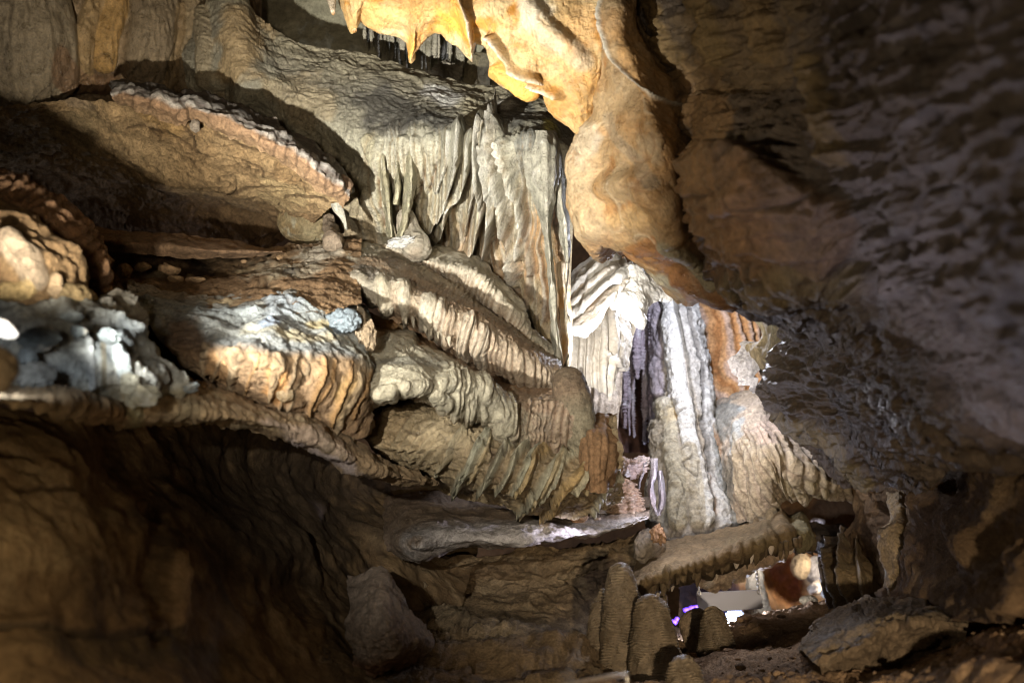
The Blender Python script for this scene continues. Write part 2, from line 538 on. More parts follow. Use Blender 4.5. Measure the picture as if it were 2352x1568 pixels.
def rock(name, x, y, d, rx, ry, col, mat='crusty_limestone', rz=None, amp=.25, nscale=1.6, cuts=0, parent=None, seed=0.0, rot=0, res=3.0,
         lumps=0.0, cs=6.0, vramp=None, stains_and_shade=None):
    n = int(np.clip(math.pi * max(rx, ry) / res, 14, 110))
    th = np.linspace(0.001, math.pi - .001, n); ph = np.linspace(0, 2 * math.pi, 2 * n, endpoint=False)
    TH, PH = np.meshgrid(th, ph, indexing='ij')
    S = np.stack([np.sin(TH) * np.cos(PH), np.sin(TH) * np.sin(PH), np.cos(TH)], -1).reshape(-1, 3)
    r = 1 + amp * fbm(S * nscale + seed * 3.7 + 9, 5)
    if lumps:
        f1, _ = worley(S * 2.6 + seed)
        r += lumps * (.5 - f1)
    Q = S * r[:, None]
    g = np.random.default_rng(int(seed * 10) + 5)
    for _ in range(cuts):
        nn = g.normal(size=3); nn /= np.linalg.norm(nn); off = g.uniform(.55, .85)
        dd = Q @ nn - off
        Q = Q - nn * (np.maximum(dd, 0) * .93)[:, None]
    u = K * d
    Q = Q * np.array([rx * u, (rz if rz else (rx + ry) / 2) * u, ry * u])
    a = math.radians(rot)
    Q = np.stack([Q[:, 0] * math.cos(a) + Q[:, 2] * math.sin(a), Q[:, 1], -Q[:, 0] * math.sin(a) + Q[:, 2] * math.cos(a)], -1)
    Pf = Q + np.array(pt(x, y, d))
    Pf = Pf + (Q / (np.linalg.norm(Q, axis=1)[:, None] + 1e-9)) * (.08 * min(rx, ry) * u * fbm(Pf * 22 + seed, 3))[:, None]
    X = CW / 2 + Pf[:, 0] / (K * Pf[:, 1]); Y = CH / 2 - Pf[:, 2] / (K * Pf[:, 1])
    cc = surf_color(Pf, X, Y, np.repeat(np.linspace(0, 1, n), 2 * n), col, vramp, stains_and_shade, cs, seed)
    idx = np.arange(n * 2 * n).reshape(n, 2 * n); nx = np.roll(idx, -1, axis=1)
    F = np.stack([idx[:-1], nx[:-1], nx[1:], idx[1:]], -1).reshape(-1, 4)
    return mesh_obj(name, Pf, F, cc, mat, parent)


def pebbles(name, label, n, xr, yr, size, col, seed=0):
    """loose rubble resting on the last body built, as one uncountable mass"""
    g = np.random.default_rng(seed)
    m = np.where((LAST['X'] > xr[0]) & (LAST['X'] < xr[1]) & (LAST['Y'] > yr[0]) & (LAST['Y'] < yr[1]))[0]
    pick = g.choice(m, n)
    th = np.linspace(.01, math.pi - .01, 6); ph = np.linspace(0, 2 * math.pi, 9)[:-1]
    TH, PH = np.meshgrid(th, ph, indexing='ij')
    S = np.stack([np.sin(TH) * np.cos(PH), np.sin(TH) * np.sin(PH), np.cos(TH)], -1).reshape(-1, 3)
    idx = np.arange(48).reshape(6, 8); nx = np.roll(idx, -1, axis=1)
    F0 = np.stack([idx[:-1], nx[:-1], nx[1:], idx[1:]], -1).reshape(-1, 4)
    V, F, Cc = [], [], []
    for i, k in enumerate(pick):
        r = size * g.pareto(2.2) + size * .4
        r = min(r, size * 4)
        q = S * (1 + g.normal(size=(48, 1)) * .13) * np.array([g.uniform(.8, 1.4), g.uniform(.7, 1.3), g.uniform(.4, .8)]) * r
        V.append(q + LAST['P'][k] + np.array([g.normal() * .02, g.normal() * .02, r * .15]))
        F.append(F0 + 48 * i)
        c = np.array(col) * g.uniform(.6, 1.35)
        Cc.append(np.tile(c, (48, 1)))
    return tag(mesh_obj(name, np.vstack(V), np.vstack(F), np.vstack(Cc), 'clay_ground', smooth=True), label, 'rubble', kind='stuff')


# ================================================================== SETTING: the cave itself
def shell():
    nu, nv = 150, 110
    u = np.linspace(-9, 9, nu); a = np.linspace(-.25 * math.pi, 1.02 * math.pi, nv)
    U, A = np.meshgrid(u, a)
    cy, ry, rz = 1.2, 10.2, 4.6
    Y = cy + ry * np.sin(A); Z = -.2 + rz * np.cos(A)
    P = np.stack([U, Y, Z], -1).reshape(-1, 3)
    n = np.stack([np.zeros_like(U), -np.sin(A), -np.cos(A)], -1).reshape(-1, 3)
    P = P + n * (.45 * fbm(P * .6, 6) + .1 * fbm(P * 2.5, 4))[:, None]
    w = np.clip(.5 + 1.5 * fbm(P * 1.2, 4), 0, 1)
    c = mixc(np.tile(np.float32(BROWN), (len(P), 1)), DBROWN, w)
    idx = np.arange(nu * nv).reshape(nv, nu)
    F = np.stack([idx[:-1, :-1], idx[:-1, 1:], idx[1:, 1:], idx[1:, :-1]], -1).reshape(-1, 4)
    tag(mesh_obj('cave_wall', P, F, c, 'far_rock'), kind='structure')


shell()

# recess wall high at the back
o = sheet('recess_wall', [
    [(480, -80, 8.0), (900, -80, 8.0), (1420, -80, 7.8)],
    [(480, 100, 7.95), (900, 100, 7.9), (1420, 100, 7.7)],
    [(480, 330, 7.95), (900, 330, 7.9), (1420, 330, 7.6)]],
    [(.27, .27, .20), (.33, .32, .24), (.22, .21, .15)], 'far_rock', res=6, noise=((.05, 1.5, 5), (.02, 9, 4)), thick=.4)
tag(o, kind='structure')

# upper left wall of fused columns
o = sheet('upper_left_wall', [
    [(-160, -80, 6.9), (80, -80, 7.1), (280, -80, 7.3), (460, -80, 7.5), (600, -80, 7.6)],
    [(-160, 90, 6.8), (80, 90, 7.0), (280, 90, 7.2), (460, 90, 7.4), (600, 90, 7.5)],
    [(-160, 190, 6.9), (80, 190, 7.1), (280, 190, 7.3), (460, 190, 7.4), (600, 190, 7.5)],
    [(-160, 300, 7.2), (80, 300, 7.3), (280, 300, 7.4), (460, 300, 7.5), (600, 300, 7.6)]],
    [(.25, .17, .095), (.34, .25, .15), (.12, .075, .04)], 'wet_flowstone', res=3.2, contrast=2.4, veins=[(7, (.07, .05, .03), .07, .8, -.02, (1.5, 1, .4))],
    ridges=[([(40, -60), (60, 60), (70, 150)], 105, .30, {'col': (.24, .20, .135)}),
            ([(222, -60), (215, 20), (190, 80), (185, 190)], 26, .22, {'col': (.42, .29, .14)}),
            ([(262, -60), (262, 30), (240, 90), (235, 130)], 30, .26, {'col': (.50, .31, .11)}),
            ([(345, -60), (338, 60), (330, 120), (335, 210)], (52, 66), .34, {'col': (.28, .225, .15)}),
            ([(412, 40), (400, 120), (392, 180)], 20, .22, {'col': (.36, .26, .14)}),
            ([(446, 10), (452, 80), (440, 140), (446, 190)], (34, 30), .26, {'col': (.34, .27, .17)}),
            ([(120, 130), (190, 185), (260, 190)], 26, .16, {'col': (.22, .13, .07)})],
    flutes=[(24, .010, 0, 3.5, 0, 1, {'p': .8})],
    noise=((.10, 1.6, 5), (.05, 6, 5, (1.3, 1, .6)), (.02, 18, 4, (1.8, 1, .5), True)), thick=.5,
    stains_and_shade=[(215, -6, 40, 16, 0, (.45, .62, .12), .7), (380, -10, 30, 10, 0, (.3, .5, .1), .5)])
tag(o, kind='structure')

# stalactites in the recess
G1 = 'thin stalactites hanging in the upper recess'
root_pts = [(838, 62), (846, 60), (853, 66), (861, 70), (868, 72), (875, 76), (884, 78), (892, 84), (900, 88), (907, 92), (915, 98), (924, 102), (932, 104),
            (968, 112), (976, 104), (985, 98), (992, 94), (1000, 92), (1008, 94), (1016, 98), (1024, 104), (1033, 108), (1042, 110), (1051, 112), (1060, 114)]
for i, (x, y) in enumerate(root_pts):
    ln = random.uniform(34, 78); r = random.choice([2.6, 3.2, 4.5, 6.5])
    dd = random.uniform(7.5, 7.72)
    o = tube('stalactite', [(x, y - 30, dd, r * 1.3), (x + random.uniform(-1, 1), y + ln * .4, dd, r * 1.1), (x + random.uniform(-2, 2), y + ln, dd, r * .5)],
             [(.33, .32, .25), (.45, .42, .34), (.2, .18, .12)], 'wet_flowstone', res=2.4, noise=((.006, 12, 3),), ripple=(9, .004), seed=i)
    tag(o, 'thin knobbly grey stalactite hanging in the recess behind the orange drapery', 'stalactite', G1)
o = rock('stalagmite_boss', 1030, 172, 7.5, 34, 30, [(.5, .48, .42), (.35, .32, .25)], amp=.5, seed=4, lumps=.5)
tag(o, 'small pale knobbly mound at the foot of the hanging stalactites', 'stalagmite')
o = rock('calcite_crust', 985, 176, 7.45, 30, 12, [(.66, .66, .64), (.5, .49, .45)], amp=.5, seed=5, lumps=.6)
tag(o, 'low white crust beside the knobbly mound in the upper recess', 'crust')
o = rock('limestone_block', 1095, 165, 7.6, 38, 44, [(.33, .29, .19), (.25, .21, .13)], amp=.3, cuts=6, seed=6)
tag(o, 'olive grey cracked block behind the orange drapery edge', 'rock')

# ================================================================== GREAT FLOWSTONE WITH ITS CURTAIN
GC, EC = (.50, .50, .42), (.78, .77, .70)
fw = empty('flowstone_curtain', pt(1050, 600, 7.1), 'great grey flowstone slope ending in a long fluted curtain of draperies', 'flowstone')
e = {'prof': 'sharp', 'rim': EC, 'rw': 4.0, 'warp': 6, 'boost': 1.35}
def bl(pts, wl, wr, a, **k):
    q = dict(e); q.update(k); return (pts, (wl, wr), a, q)
rd = [
    # mound and slope features
    ([(530, 0), (540, 60), (560, 130), (575, 200)], (70, 50), .16, {'prof': 'soft', 'warp': 10}),
    ([(470, 30), (475, 100), (470, 190)], 26, .10, {'prof': 'soft', 'col': (.42, .33, .2), 'cs': .5}),
    ([(640, 165), (740, 165), (840, 190), (900, 240)], 6, -.05, {'warp': 12, 'prof': 'soft'}),
    # rib bundle on the left of the curtain
    ([(850, 325), (870, 360), (880, 440), (890, 500), (897, 560)], 16, .10, {'amp': (.7, 1), 'col': (.42, .39, .27)}),
    ([(875, 335), (893, 380), (897, 450), (902, 540)], 9, .12, {}),
    ([(905, 335), (912, 380), (915, 450), (908, 500)], 10, .13, {}),
    ([(930, 330), (935, 380), (938, 430), (935, 480), (925, 530)], 19, .17, {}),
    ([(960, 330), (968, 370), (962, 420), (948, 470), (938, 520)], 15, .14, {}),
    ([(990, 325), (1000, 360), (990, 400), (970, 440), (955, 480)], 14, .12, {}),
    bl([(1040, 318), (1033, 360), (1020, 392), (1009, 412)], 22, 5, .10),
    bl([(1064, 316), (1056, 360), (1034, 420), (1030, 436), (1000, 466), (981, 478), (960, 494)], 34, 6, .17),
    bl([(1087, 330), (1078, 380), (1062, 415), (1032, 440), (1027, 475), (1006, 512), (995, 550)], 30, 6, .19),
    bl([(1108, 330), (1100, 380), (1090, 430), (1078, 480), (1070, 540), (1066, 575)], 20, 5, .15),
    bl([(1125, 316), (1120, 350), (1118, 387), (1122, 440), (1104, 503), (1070, 545), (1062, 580), (1062, 600)], 36, 7, .22),
    bl([(1139, 281), (1147, 340), (1150, 387), (1149, 457), (1136, 527), (1128, 560), (1122, 594)], 30, 6, .22),
    bl([(1157, 310), (1160, 387), (1171, 475), (1190, 527), (1205, 570), (1213, 600), (1203, 663), (1212, 700), (1222, 745)], 26, 6, .24),
    bl([(1180, 330), (1190, 390), (1204, 440), (1210, 500), (1218, 560)], 20, 7, .17),
    bl([(1210, 470), (1230, 560), (1236, 600), (1230, 640), (1226, 700)], 20, 5, .10),
    # right foot of the curtain
    ([(1228, 640), (1245, 700), (1262, 780)], 22, .10, {'col': (.45, .36, .22)}),
    ([(1180, 640), (1190, 690), (1230, 760)], 16, .08, {'col': (.6, .58, .5)}),
    # shaded curtain to the left
] + [(g, w, -.16, {'prof': 'soft', 'boost': 3.2, 'warp': 7, 'col': (.24, .145, .075), 'cs': .85, 'amp': (.15, 1), 'taper': (.6, 1.2)}) for g, w in (  # gaps between blades painted brown in place of deep shade
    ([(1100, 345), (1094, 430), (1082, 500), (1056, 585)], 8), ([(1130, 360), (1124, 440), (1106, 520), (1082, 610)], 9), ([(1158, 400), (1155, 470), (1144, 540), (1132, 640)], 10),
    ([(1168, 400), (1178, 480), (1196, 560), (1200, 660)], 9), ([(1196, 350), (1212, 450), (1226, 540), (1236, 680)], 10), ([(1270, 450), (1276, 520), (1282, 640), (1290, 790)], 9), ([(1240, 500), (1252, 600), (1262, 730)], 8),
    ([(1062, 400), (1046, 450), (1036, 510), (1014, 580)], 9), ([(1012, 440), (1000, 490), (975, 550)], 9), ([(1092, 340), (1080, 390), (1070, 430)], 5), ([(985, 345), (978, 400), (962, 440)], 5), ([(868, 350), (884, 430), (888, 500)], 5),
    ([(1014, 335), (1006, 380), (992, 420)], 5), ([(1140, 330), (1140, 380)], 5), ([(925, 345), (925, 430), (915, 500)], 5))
] + [([(700 + 17 * k, 330 + 9 * k), (704 + 18 * k, 400 + 9 * k), (712 + 17 * k, 470 + 8 * k), (716 + 16 * k, 560 + 5 * k)], 8, .05,
      {'amp': (1, .7)}) for k in range(9)]
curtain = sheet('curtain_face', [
    [(435, 70, 7.4), (478, 12, 7.3), (520, -10, 7.3), (570, 22, 7.25), (606, 62, 7.2), (680, 108, 7.2), (790, 127, 7.2), (940, 163, 7.15), (1080, 195, 7.05), (1160, 202, 7.0), (1250, 236, 6.85), (1334, 320, 6.7)],
    [(425, 130, 7.2), (470, 90, 7.1), (530, 80, 7.05), (600, 112, 7.0), (655, 160, 7.0), (735, 190, 6.95), (840, 212, 6.9), (960, 232, 6.82), (1080, 248, 6.75), (1170, 262, 6.7), (1250, 285, 6.58), (1328, 342, 6.55)],
    [(430, 190, 7.15), (480, 190, 7.0), (550, 195, 6.95), (625, 232, 6.9), (700, 272, 6.85), (780, 306, 6.75), (850, 322, 6.65), (930, 312, 6.55), (1030, 316, 6.5), (1140, 320, 6.45), (1230, 330, 6.3), (1322, 378, 6.5)],
    [(440, 260, 7.3), (500, 270, 7.2), (570, 290, 7.15), (650, 330, 7.1), (730, 380, 7.0), (800, 420, 6.95), (860, 435, 6.8), (940, 435, 6.72), (1030, 440, 6.7), (1130, 440, 6.65), (1230, 440, 6.55), (1316, 460, 6.65)],
    [(450, 340, 7.5), (510, 360, 7.4), (590, 380, 7.4), (680, 430, 7.3), (755, 490, 7.2), (815, 520, 7.1), (865, 530, 7.0), (950, 545, 7.0), (1040, 565, 7.0), (1140, 590, 7.0), (1235, 620, 6.9), (1312, 650, 6.9)],
    [(460, 450, 7.6), (530, 470, 7.6), (620, 500, 7.6), (710, 540, 7.5), (780, 590, 7.3), (830, 610, 7.2), (880, 620, 7.1), (970, 660, 7.1), (1070, 720, 7.1), (1160, 790, 7.1), (1240, 860, 7.1), (1312, 880, 7.0)]],
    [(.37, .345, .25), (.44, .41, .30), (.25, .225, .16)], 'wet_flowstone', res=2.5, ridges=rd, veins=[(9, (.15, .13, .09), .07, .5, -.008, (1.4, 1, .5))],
    flutes=[(15, .034, -4, 1.6, .40, .93, {'x': (840, 1310), 'crest': (.56, .55, .47), 'cst': .5, 'groove': (.30, .24, .15), 'boost': 1.4}), (8, .006, 0, 2, .38, .8, {'x': (840, 1310)}), (20, .03, -5, 1.0, .37, 1.0, {'x': (1070, 1300), 'boost': 1.4}), (13, .012, 3, 1.2, .5, 1.0, {'x': (600, 850)}), (7, .007, 96, 5, .0, .36, {'p': 1.0})],
    noise=((.06, 2.0, 4), (.02, 8, 4), (.010, 26, 4, (1, 1, 1), True)), thick=.5, cs=3.0,
    vramp=[(0, (.30, .26, .18), .3), (.20, (.21, .20, .17), .7), (.36, (.22, .215, .18), .6), (.44, GC, .5), (.66, (.52, .42, .27), .45), (1, (.52, .36, .21), .7)],
    stains_and_shade=[(700, 230, 90, 60, 30, (.36, .29, .18), .6), (560, 120, 60, 110, 20, (.44, .32, .17), .8), (900, 255, 110, 42, 18, DGREY, .8), (880, 300, 60, 18, 8, DGREY, .7),
            (1010, 290, 70, 22, 10, (.09, .09, .085), .75), (1010, 225, 60, 22, 14, (.62, .62, .60), .85), (1090, 265, 50, 34, 20, (.5, .45, .3), .6),
            (1185, 260, 60, 38, 15, (.12, .12, .11), .8), (1262, 300, 26, 26, 0, (.55, .50, .12), .8), (1225, 330, 34, 60, 10, (.13, .135, .13), .8),
            (1300, 290, 30, 30, 40, (.16, .165, .15), .8), (1150, 240, 40, 14, 10, (.55, .53, .46), .6),
            (1090, 520, 60, 50, 0, (.50, .33, .2), .6), (1180, 620, 60, 90, 0, (.52, .33, .19), .7), (985, 530, 40, 60, 0, (.50, .38, .25), .5), (1255, 560, 40, 120, 0, (.50, .27, .10), .8),
            (840, 590, 50, 40, 0, (.52, .40, .28), .7)],
    parent=fw)
# separately hanging blades and the two long spears at the right end
def blade(name, pts, parent, col, d=6.45, w=5, lab=None, mat='wet_flowstone', seed=1.0, depth=.22):
    """thin hanging drapery: free edge given, the sheet runs back to the curtain"""
    L = [[(x - ww * .9, y, dd) for (x, y, dd, ww) in pts], [(x - ww * .35, y, dd - depth * .35) for (x, y, dd, ww) in pts],
         [(x, y, dd - depth * .55) for (x, y, dd, ww) in pts], [(x + ww * .35, y, dd - depth * .3) for (x, y, dd, ww) in pts], [(x + ww * .6, y, dd) for (x, y, dd, ww) in pts]]
    o = sheet(name, L, col, mat, res=2.2, noise=((.012, 6, 4), (.006, 24, 3)), thick=.12, parent=parent, seed=seed, cs=6,
              flutes=[(9, .008, 0, 1.2, 0, 1)])
    if lab: o['label'] = lab
    return o
SP = [(.46, .44, .36), (.34, .33, .27), (.62, .6, .54)]
blade('drapery', [(1250, 300, 6.35, 46), (1254, 345, 6.3, 58), (1256, 400, 6.3, 54), (1256, 450, 6.35, 38), (1256, 490, 6.4, 22), (1259, 540, 6.45, 12), (1264, 600, 6.5, 9),
                  (1272, 700, 6.5, 9), (1279, 780, 6.5, 10), (1286, 858, 6.5, 11)], fw, SP, seed=2, lab='broad grey cone tapering into one long thin spear')
blade('drapery', [(1288, 335, 6.5, 20), (1284, 400, 6.45, 18), (1291, 470, 6.4, 18), (1298, 510, 6.4, 18), (1302, 560, 6.4, 12), (1304, 604, 6.4, 4)], fw, SP, seed=3,
      lab='short pale drapery ending in a blunt tip')
blade('drapery', [(1303, 590, 6.5, 3.5), (1301, 640, 6.5, 4), (1299, 700, 6.5, 5), (1306, 745, 6.5, 7), (1311, 790, 6.5, 8), (1300, 860, 6.55, 8)], fw, [(.62, .55, .42), (.72, .66, .55)], seed=4,
      lab='pale crooked strand at the right end')
for k, q in enumerate([
    [(872, 318, 6.8, 3), (878, 350, 6.7, 10), (884, 400, 6.66, 11), (892, 470, 6.6, 10), (900, 545, 6.62, 8)],
    [(905, 318, 6.8, 3), (910, 350, 6.68, 10), (914, 395, 6.64, 10), (913, 440, 6.6, 7), (908, 470, 6.62, 3)],
    [(936, 316, 6.78, 4), (942, 350, 6.64, 17), (946, 400, 6.58, 18), (942, 450, 6.55, 15), (932, 500, 6.52, 11), (922, 548, 6.55, 9)]]):
    blade('drapery', q, fw, [(.43, .41, .29), (.36, .33, .22), (.55, .52, .42)], seed=5 + k)
o = tube('drapery_column', [(924, 535, 6.6, 11), (932, 500, 6.55, 15), (942, 530, 6.5, 24), (956, 565, 6.45, 34), (965, 590, 6.4, 44)],
         [(.32, .29, .23), (.42, .37, .29), (.24, .2, .15)], 'wet_flowstone', res=2.6, noise=((.02, 7, 4),), ribs=(9, .006))
tag(o, 'stubby brown stalagmite cone rising to meet the curtain tip', 'stalagmite')
o = rock('calcite_crust', 925, 556, 6.4, 36, 12, [(.72, .72, .70), (.6, .58, .54)], amp=.6, lumps=.5, seed=8, rot=-12)
tag(o, 'white sugary crust at the foot of the brown stalagmite cone', 'crust')

# ================================================================== OVERHANGING SHELF, upper left
ls = empty('overhanging_shelf', pt(500, 420, 6.85), 'long overhanging shelf with white speckled lip and cracked tan underside', 'rock ledge')
CR = {'prof': 'soft', 'warp': 9, 'amp': (1, .5), 'col': (.07, .04, .02), 'cs': .7}
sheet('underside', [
    [(-60, 255, 7.05), (100, 232, 6.80), (245, 225, 6.60), (330, 245, 6.47), (400, 268, 6.43), (480, 280, 6.40), (580, 318, 6.37), (660, 362, 6.35), (730, 412, 6.35), (790, 452, 6.37)],
    [(-60, 300, 7.25), (90, 290, 7.00), (215, 290, 6.85), (310, 310, 6.70), (390, 330, 6.60), (470, 350, 6.55), (560, 380, 6.50), (640, 412, 6.45), (712, 442, 6.43), (775, 472, 6.40)],
    [(-60, 370, 7.65), (90, 370, 7.45), (200, 380, 7.30), (290, 390, 7.15), (370, 405, 6.95), (450, 415, 6.85), (540, 432, 6.75), (620, 450, 6.65), (690, 466, 6.57), (752, 482, 6.50)],
    [(-60, 440, 8.15), (90, 450, 8.05), (200, 450, 7.95), (290, 452, 7.80), (370, 462, 7.65), (450, 468, 7.55), (540, 475, 7.35), (615, 480, 7.15), (680, 486, 6.85), (740, 492, 6.65)],
    [(-60, 560, 8.65), (90, 570, 8.55), (200, 570, 8.55), (290, 575, 8.45), (370, 575, 8.35), (450, 580, 8.25), (540, 580, 8.05), (610, 570, 7.75), (670, 545, 7.25), (720, 520, 6.85)]],
    [(.46, .33, .18), (.36, .24, .12), (.24, .15, .07)], 'dry_limestone', res=3.0, parent=ls, thick=.4, cs=2.6, contrast=2.4, veins=[(4, (.07, .045, .025), .04, .85, -.03, (.5, 1, 2.4)), (13, (.12, .08, .04), .05, .6, -.008, (.6, 1, 2))],
    ridges=[([(410, 270), (440, 300), (455, 330), (480, 350)], 6, -.05, CR), ([(500, 300), (560, 330), (620, 350), (680, 385), (730, 425)], 5, -.06, CR),
            ([(560, 365), (600, 380), (615, 410)], 4, -.05, CR), ([(690, 410), (700, 440)], 4, -.04, CR), ([(520, 430), (600, 428), (640, 436)], 4, -.04, CR),
            ([(655, 455), (720, 452), (765, 470)], 5, -.05, CR), ([(300, 290), (390, 300), (450, 330)], 5, -.03, CR)],
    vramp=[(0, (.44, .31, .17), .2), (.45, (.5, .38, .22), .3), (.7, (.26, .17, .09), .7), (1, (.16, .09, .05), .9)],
    stains_and_shade=[(180, 232, 60, 16, 8, (.34, .27, .19), .6), (650, 440, 90, 30, 20, (.56, .44, .24), .5), (380, 270, 70, 30, 25, (.5, .33, .14), .6), (100, 300, 160, 60, 0, (.2, .16, .09), .6)],
    noise=((.09, 1.7, 5), (.05, 4, 5, (.7, 1, 2.4)), (.018, 14, 5, (.6, 1, 2.6), True)))
sheet('lip', [
    [(250, 196, 6.75), (275, 183, 6.67), (350, 191, 6.57), (412, 213, 6.50), (430, 209, 6.50), (520, 231, 6.50), (620, 277, 6.45), (700, 317, 6.45), (768, 369, 6.45), (806, 421, 6.50), (800, 439, 6.50)],
    [(255, 206, 6.50), (280, 196, 6.45), (350, 206, 6.37), (408, 230, 6.33), (436, 226, 6.27), (515, 250, 6.25), (612, 294, 6.21), (692, 336, 6.21), (760, 388, 6.21), (804, 430, 6.30), (798, 446, 6.35)],
    [(262, 226, 6.45), (285, 220, 6.35), (345, 234, 6.29), (404, 256, 6.27), (442, 254, 6.21), (505, 276, 6.17), (602, 320, 6.13), (682, 364, 6.13), (748, 416, 6.15), (796, 450, 6.25), (792, 464, 6.31)],
    [(268, 245, 6.55), (292, 245, 6.45), (345, 263, 6.38), (400, 285, 6.35), (448, 277, 6.31), (498, 301, 6.27), (594, 345, 6.23), (672, 389, 6.23), (735, 441, 6.25), (780, 469, 6.31), (786, 481, 6.35)]],
    [(.40, .27, .17), (.34, .22, .13), (.52, .43, .33)], 'crusty_limestone', res=2.4, parent=ls, thick=.18, cs=7,
    vramp=[(0, (.20, .20, .19), .8), (.25, (.16, .155, .15), .9), (.34, (.72, .71, .68), .9), (.44, (.14, .13, .13), .8), (.52, (.74, .72, .68), .9), (.62, (.44, .28, .17), .9), (1, (.46, .31, .18), .8)], contrast=3,
    scallops=[(.03, 11, (1, 1, 1))],
    ridges=[([(426, 205), (420, 240), (440, 275)], 5, -.09, CR)] + [([(x, y - 26), (x - 4, y), (x - 9, y + 24)], 4, -.045, {'prof': 'soft', 'warp': 5, 'col': (.1, .06, .04), 'cs': .5})
            for x, y in ((602, 306), (640, 330), (664, 345), (690, 360), (714, 378), (735, 396), (752, 414), (772, 424), (350, 232), (315, 222))],
    noise=((.03, 4, 4), (.022, 16, 4), (.012, 40, 3)), seed=3)
o = rock('limestone_chunk', 448, 290, 6.30, 12, 14, [(.5, .44, .37), (.36, .29, .22)], amp=.5, seed=31)
tag(o, 'small rounded white nodule in the gap of the speckled lip', 'rock')
rock('shelf_knob', 700, 512, 6.90, 62, 56, [(.36, .31, .19), (.28, .2, .1), (.42, .40, .30)], parent=ls, amp=.28, seed=12, cuts=3)
rock('lip_knob', 788, 428, 6.31, 22, 26, [(.33, .22, .14), (.2, .14, .1)], parent=ls, amp=.3, seed=13)
o = tube('stalactite', [(768, 452, 6.45, 15), (776, 478, 6.45, 13), (788, 500, 6.45, 7), (796, 528, 6.45, 3)], [(.5, .5, .44), (.4, .38, .3)], 'wet_flowstone', res=2)
tag(o, 'short pale stalactite hanging from the shelf end', 'stalactite')
o = tube('stalagmite', [(752, 492, 6.75, 9), (757, 520, 6.70, 14), (764, 545, 6.40, 21), (772, 570, 6.30, 32)], [(.36, .29, .22), (.28, .22, .16)], 'dry_limestone', res=2.4, noise=((.04, 9, 4), (.01, 30, 3)))
tag(o, 'pinkish grey pillar foot under the shelf end', 'stalagmite')

# ================================================================== PLATEAU AND TIERED FLOWSTONE, centre
o = sheet('rock_plateau', [
    [(150, 560, 6.9), (330, 570, 6.9), (500, 578, 6.8), (640, 572, 6.7), (760, 552, 6.5), (830, 560, 6.5)],
    [(150, 610, 6.3), (330, 615, 6.3), (500, 622, 6.2), (640, 606, 6.15), (740, 590, 6.15), (830, 600, 6.1)],
    [(170, 660, 5.7), (330, 665, 5.7), (500, 670, 5.65), (640, 662, 5.65), (740, 650, 5.7), (830, 650, 5.8)],
    [(220, 730, 5.2), (340, 730, 5.2), (500, 720, 5.15), (640, 715, 5.2), (740, 710, 5.3), (830, 700, 5.5)]],
    [(.30, .20, .11), (.24, .15, .08), (.40, .32, .2)], 'crusty_limestone', res=3.0, veins=[(7, (.08, .05, .03), .07, .8, -.02, (.5, 1, 2))],
    stains_and_shade=[(660, 620, 100, 34, -8, (.52, .47, .36), .7), (730, 580, 60, 24, -8, (.6, .57, .48), .7), (665, 625, 24, 16, 0, DGREY, .7), (460, 608, 34, 14, 4, (.04, .025, .015), .9)],  # last entry paints the shade of a hole into the colour
    noise=((.07, 2, 5), (.03, 9, 5, (.5, 1, 2)), (.02, 22, 4)), thick=.4)
tag(o, 'brown rubbly plateau below the overhanging shelf', 'rock ledge')
o = sheet('rock_slab', [
    [(188, 520, 6.5), (330, 528, 6.45), (450, 542, 6.4), (560, 556, 6.4), (646, 572, 6.4)],
    [(195, 545, 6.1), (330, 552, 6.1), (450, 566, 6.05), (560, 574, 6.1), (650, 577, 6.2)],
    [(205, 572, 6.15), (330, 586, 6.1), (450, 596, 6.1), (560, 594, 6.15), (640, 584, 6.25)]],
    [(.27, .175, .105), (.22, .14, .08)], 'dry_limestone', res=3, noise=((.03, 3, 4), (.012, 20, 4)), thick=.3, jag=3)
tag(o, 'long flat brown slab lying under the shelf', 'rock slab')
GR = 'loose brown stones on the rubbly plateau'
labs = ['largest angular brown stone on the rubbly plateau', 'flat brown stone left of the dark hole on the plateau', 'small stone right of the plateau rubble', 'tiny tan stone at the slab edge',
        'tan stone below the largest rubble stone', 'brown stone at the left end of the rubble', 'small flat stone in front of the dark hole']
for i, (x, y, d, rx, ry) in enumerate([(390, 618, 5.95, 26, 16), (330, 614, 6.0, 22, 12), (640, 592, 5.95, 9, 5), (560, 600, 5.95, 8, 5), (405, 640, 5.8, 20, 10), (286, 622, 5.9, 18, 18), (450, 642, 5.8, 24, 8)]):
    o = rock('loose_stone', x, y, d, rx, ry, [(.38, .26, .14), (.28, .18, .1)], amp=.3, cuts=7, seed=20 + i)
    tag(o, labs[i], 'stone', GR)

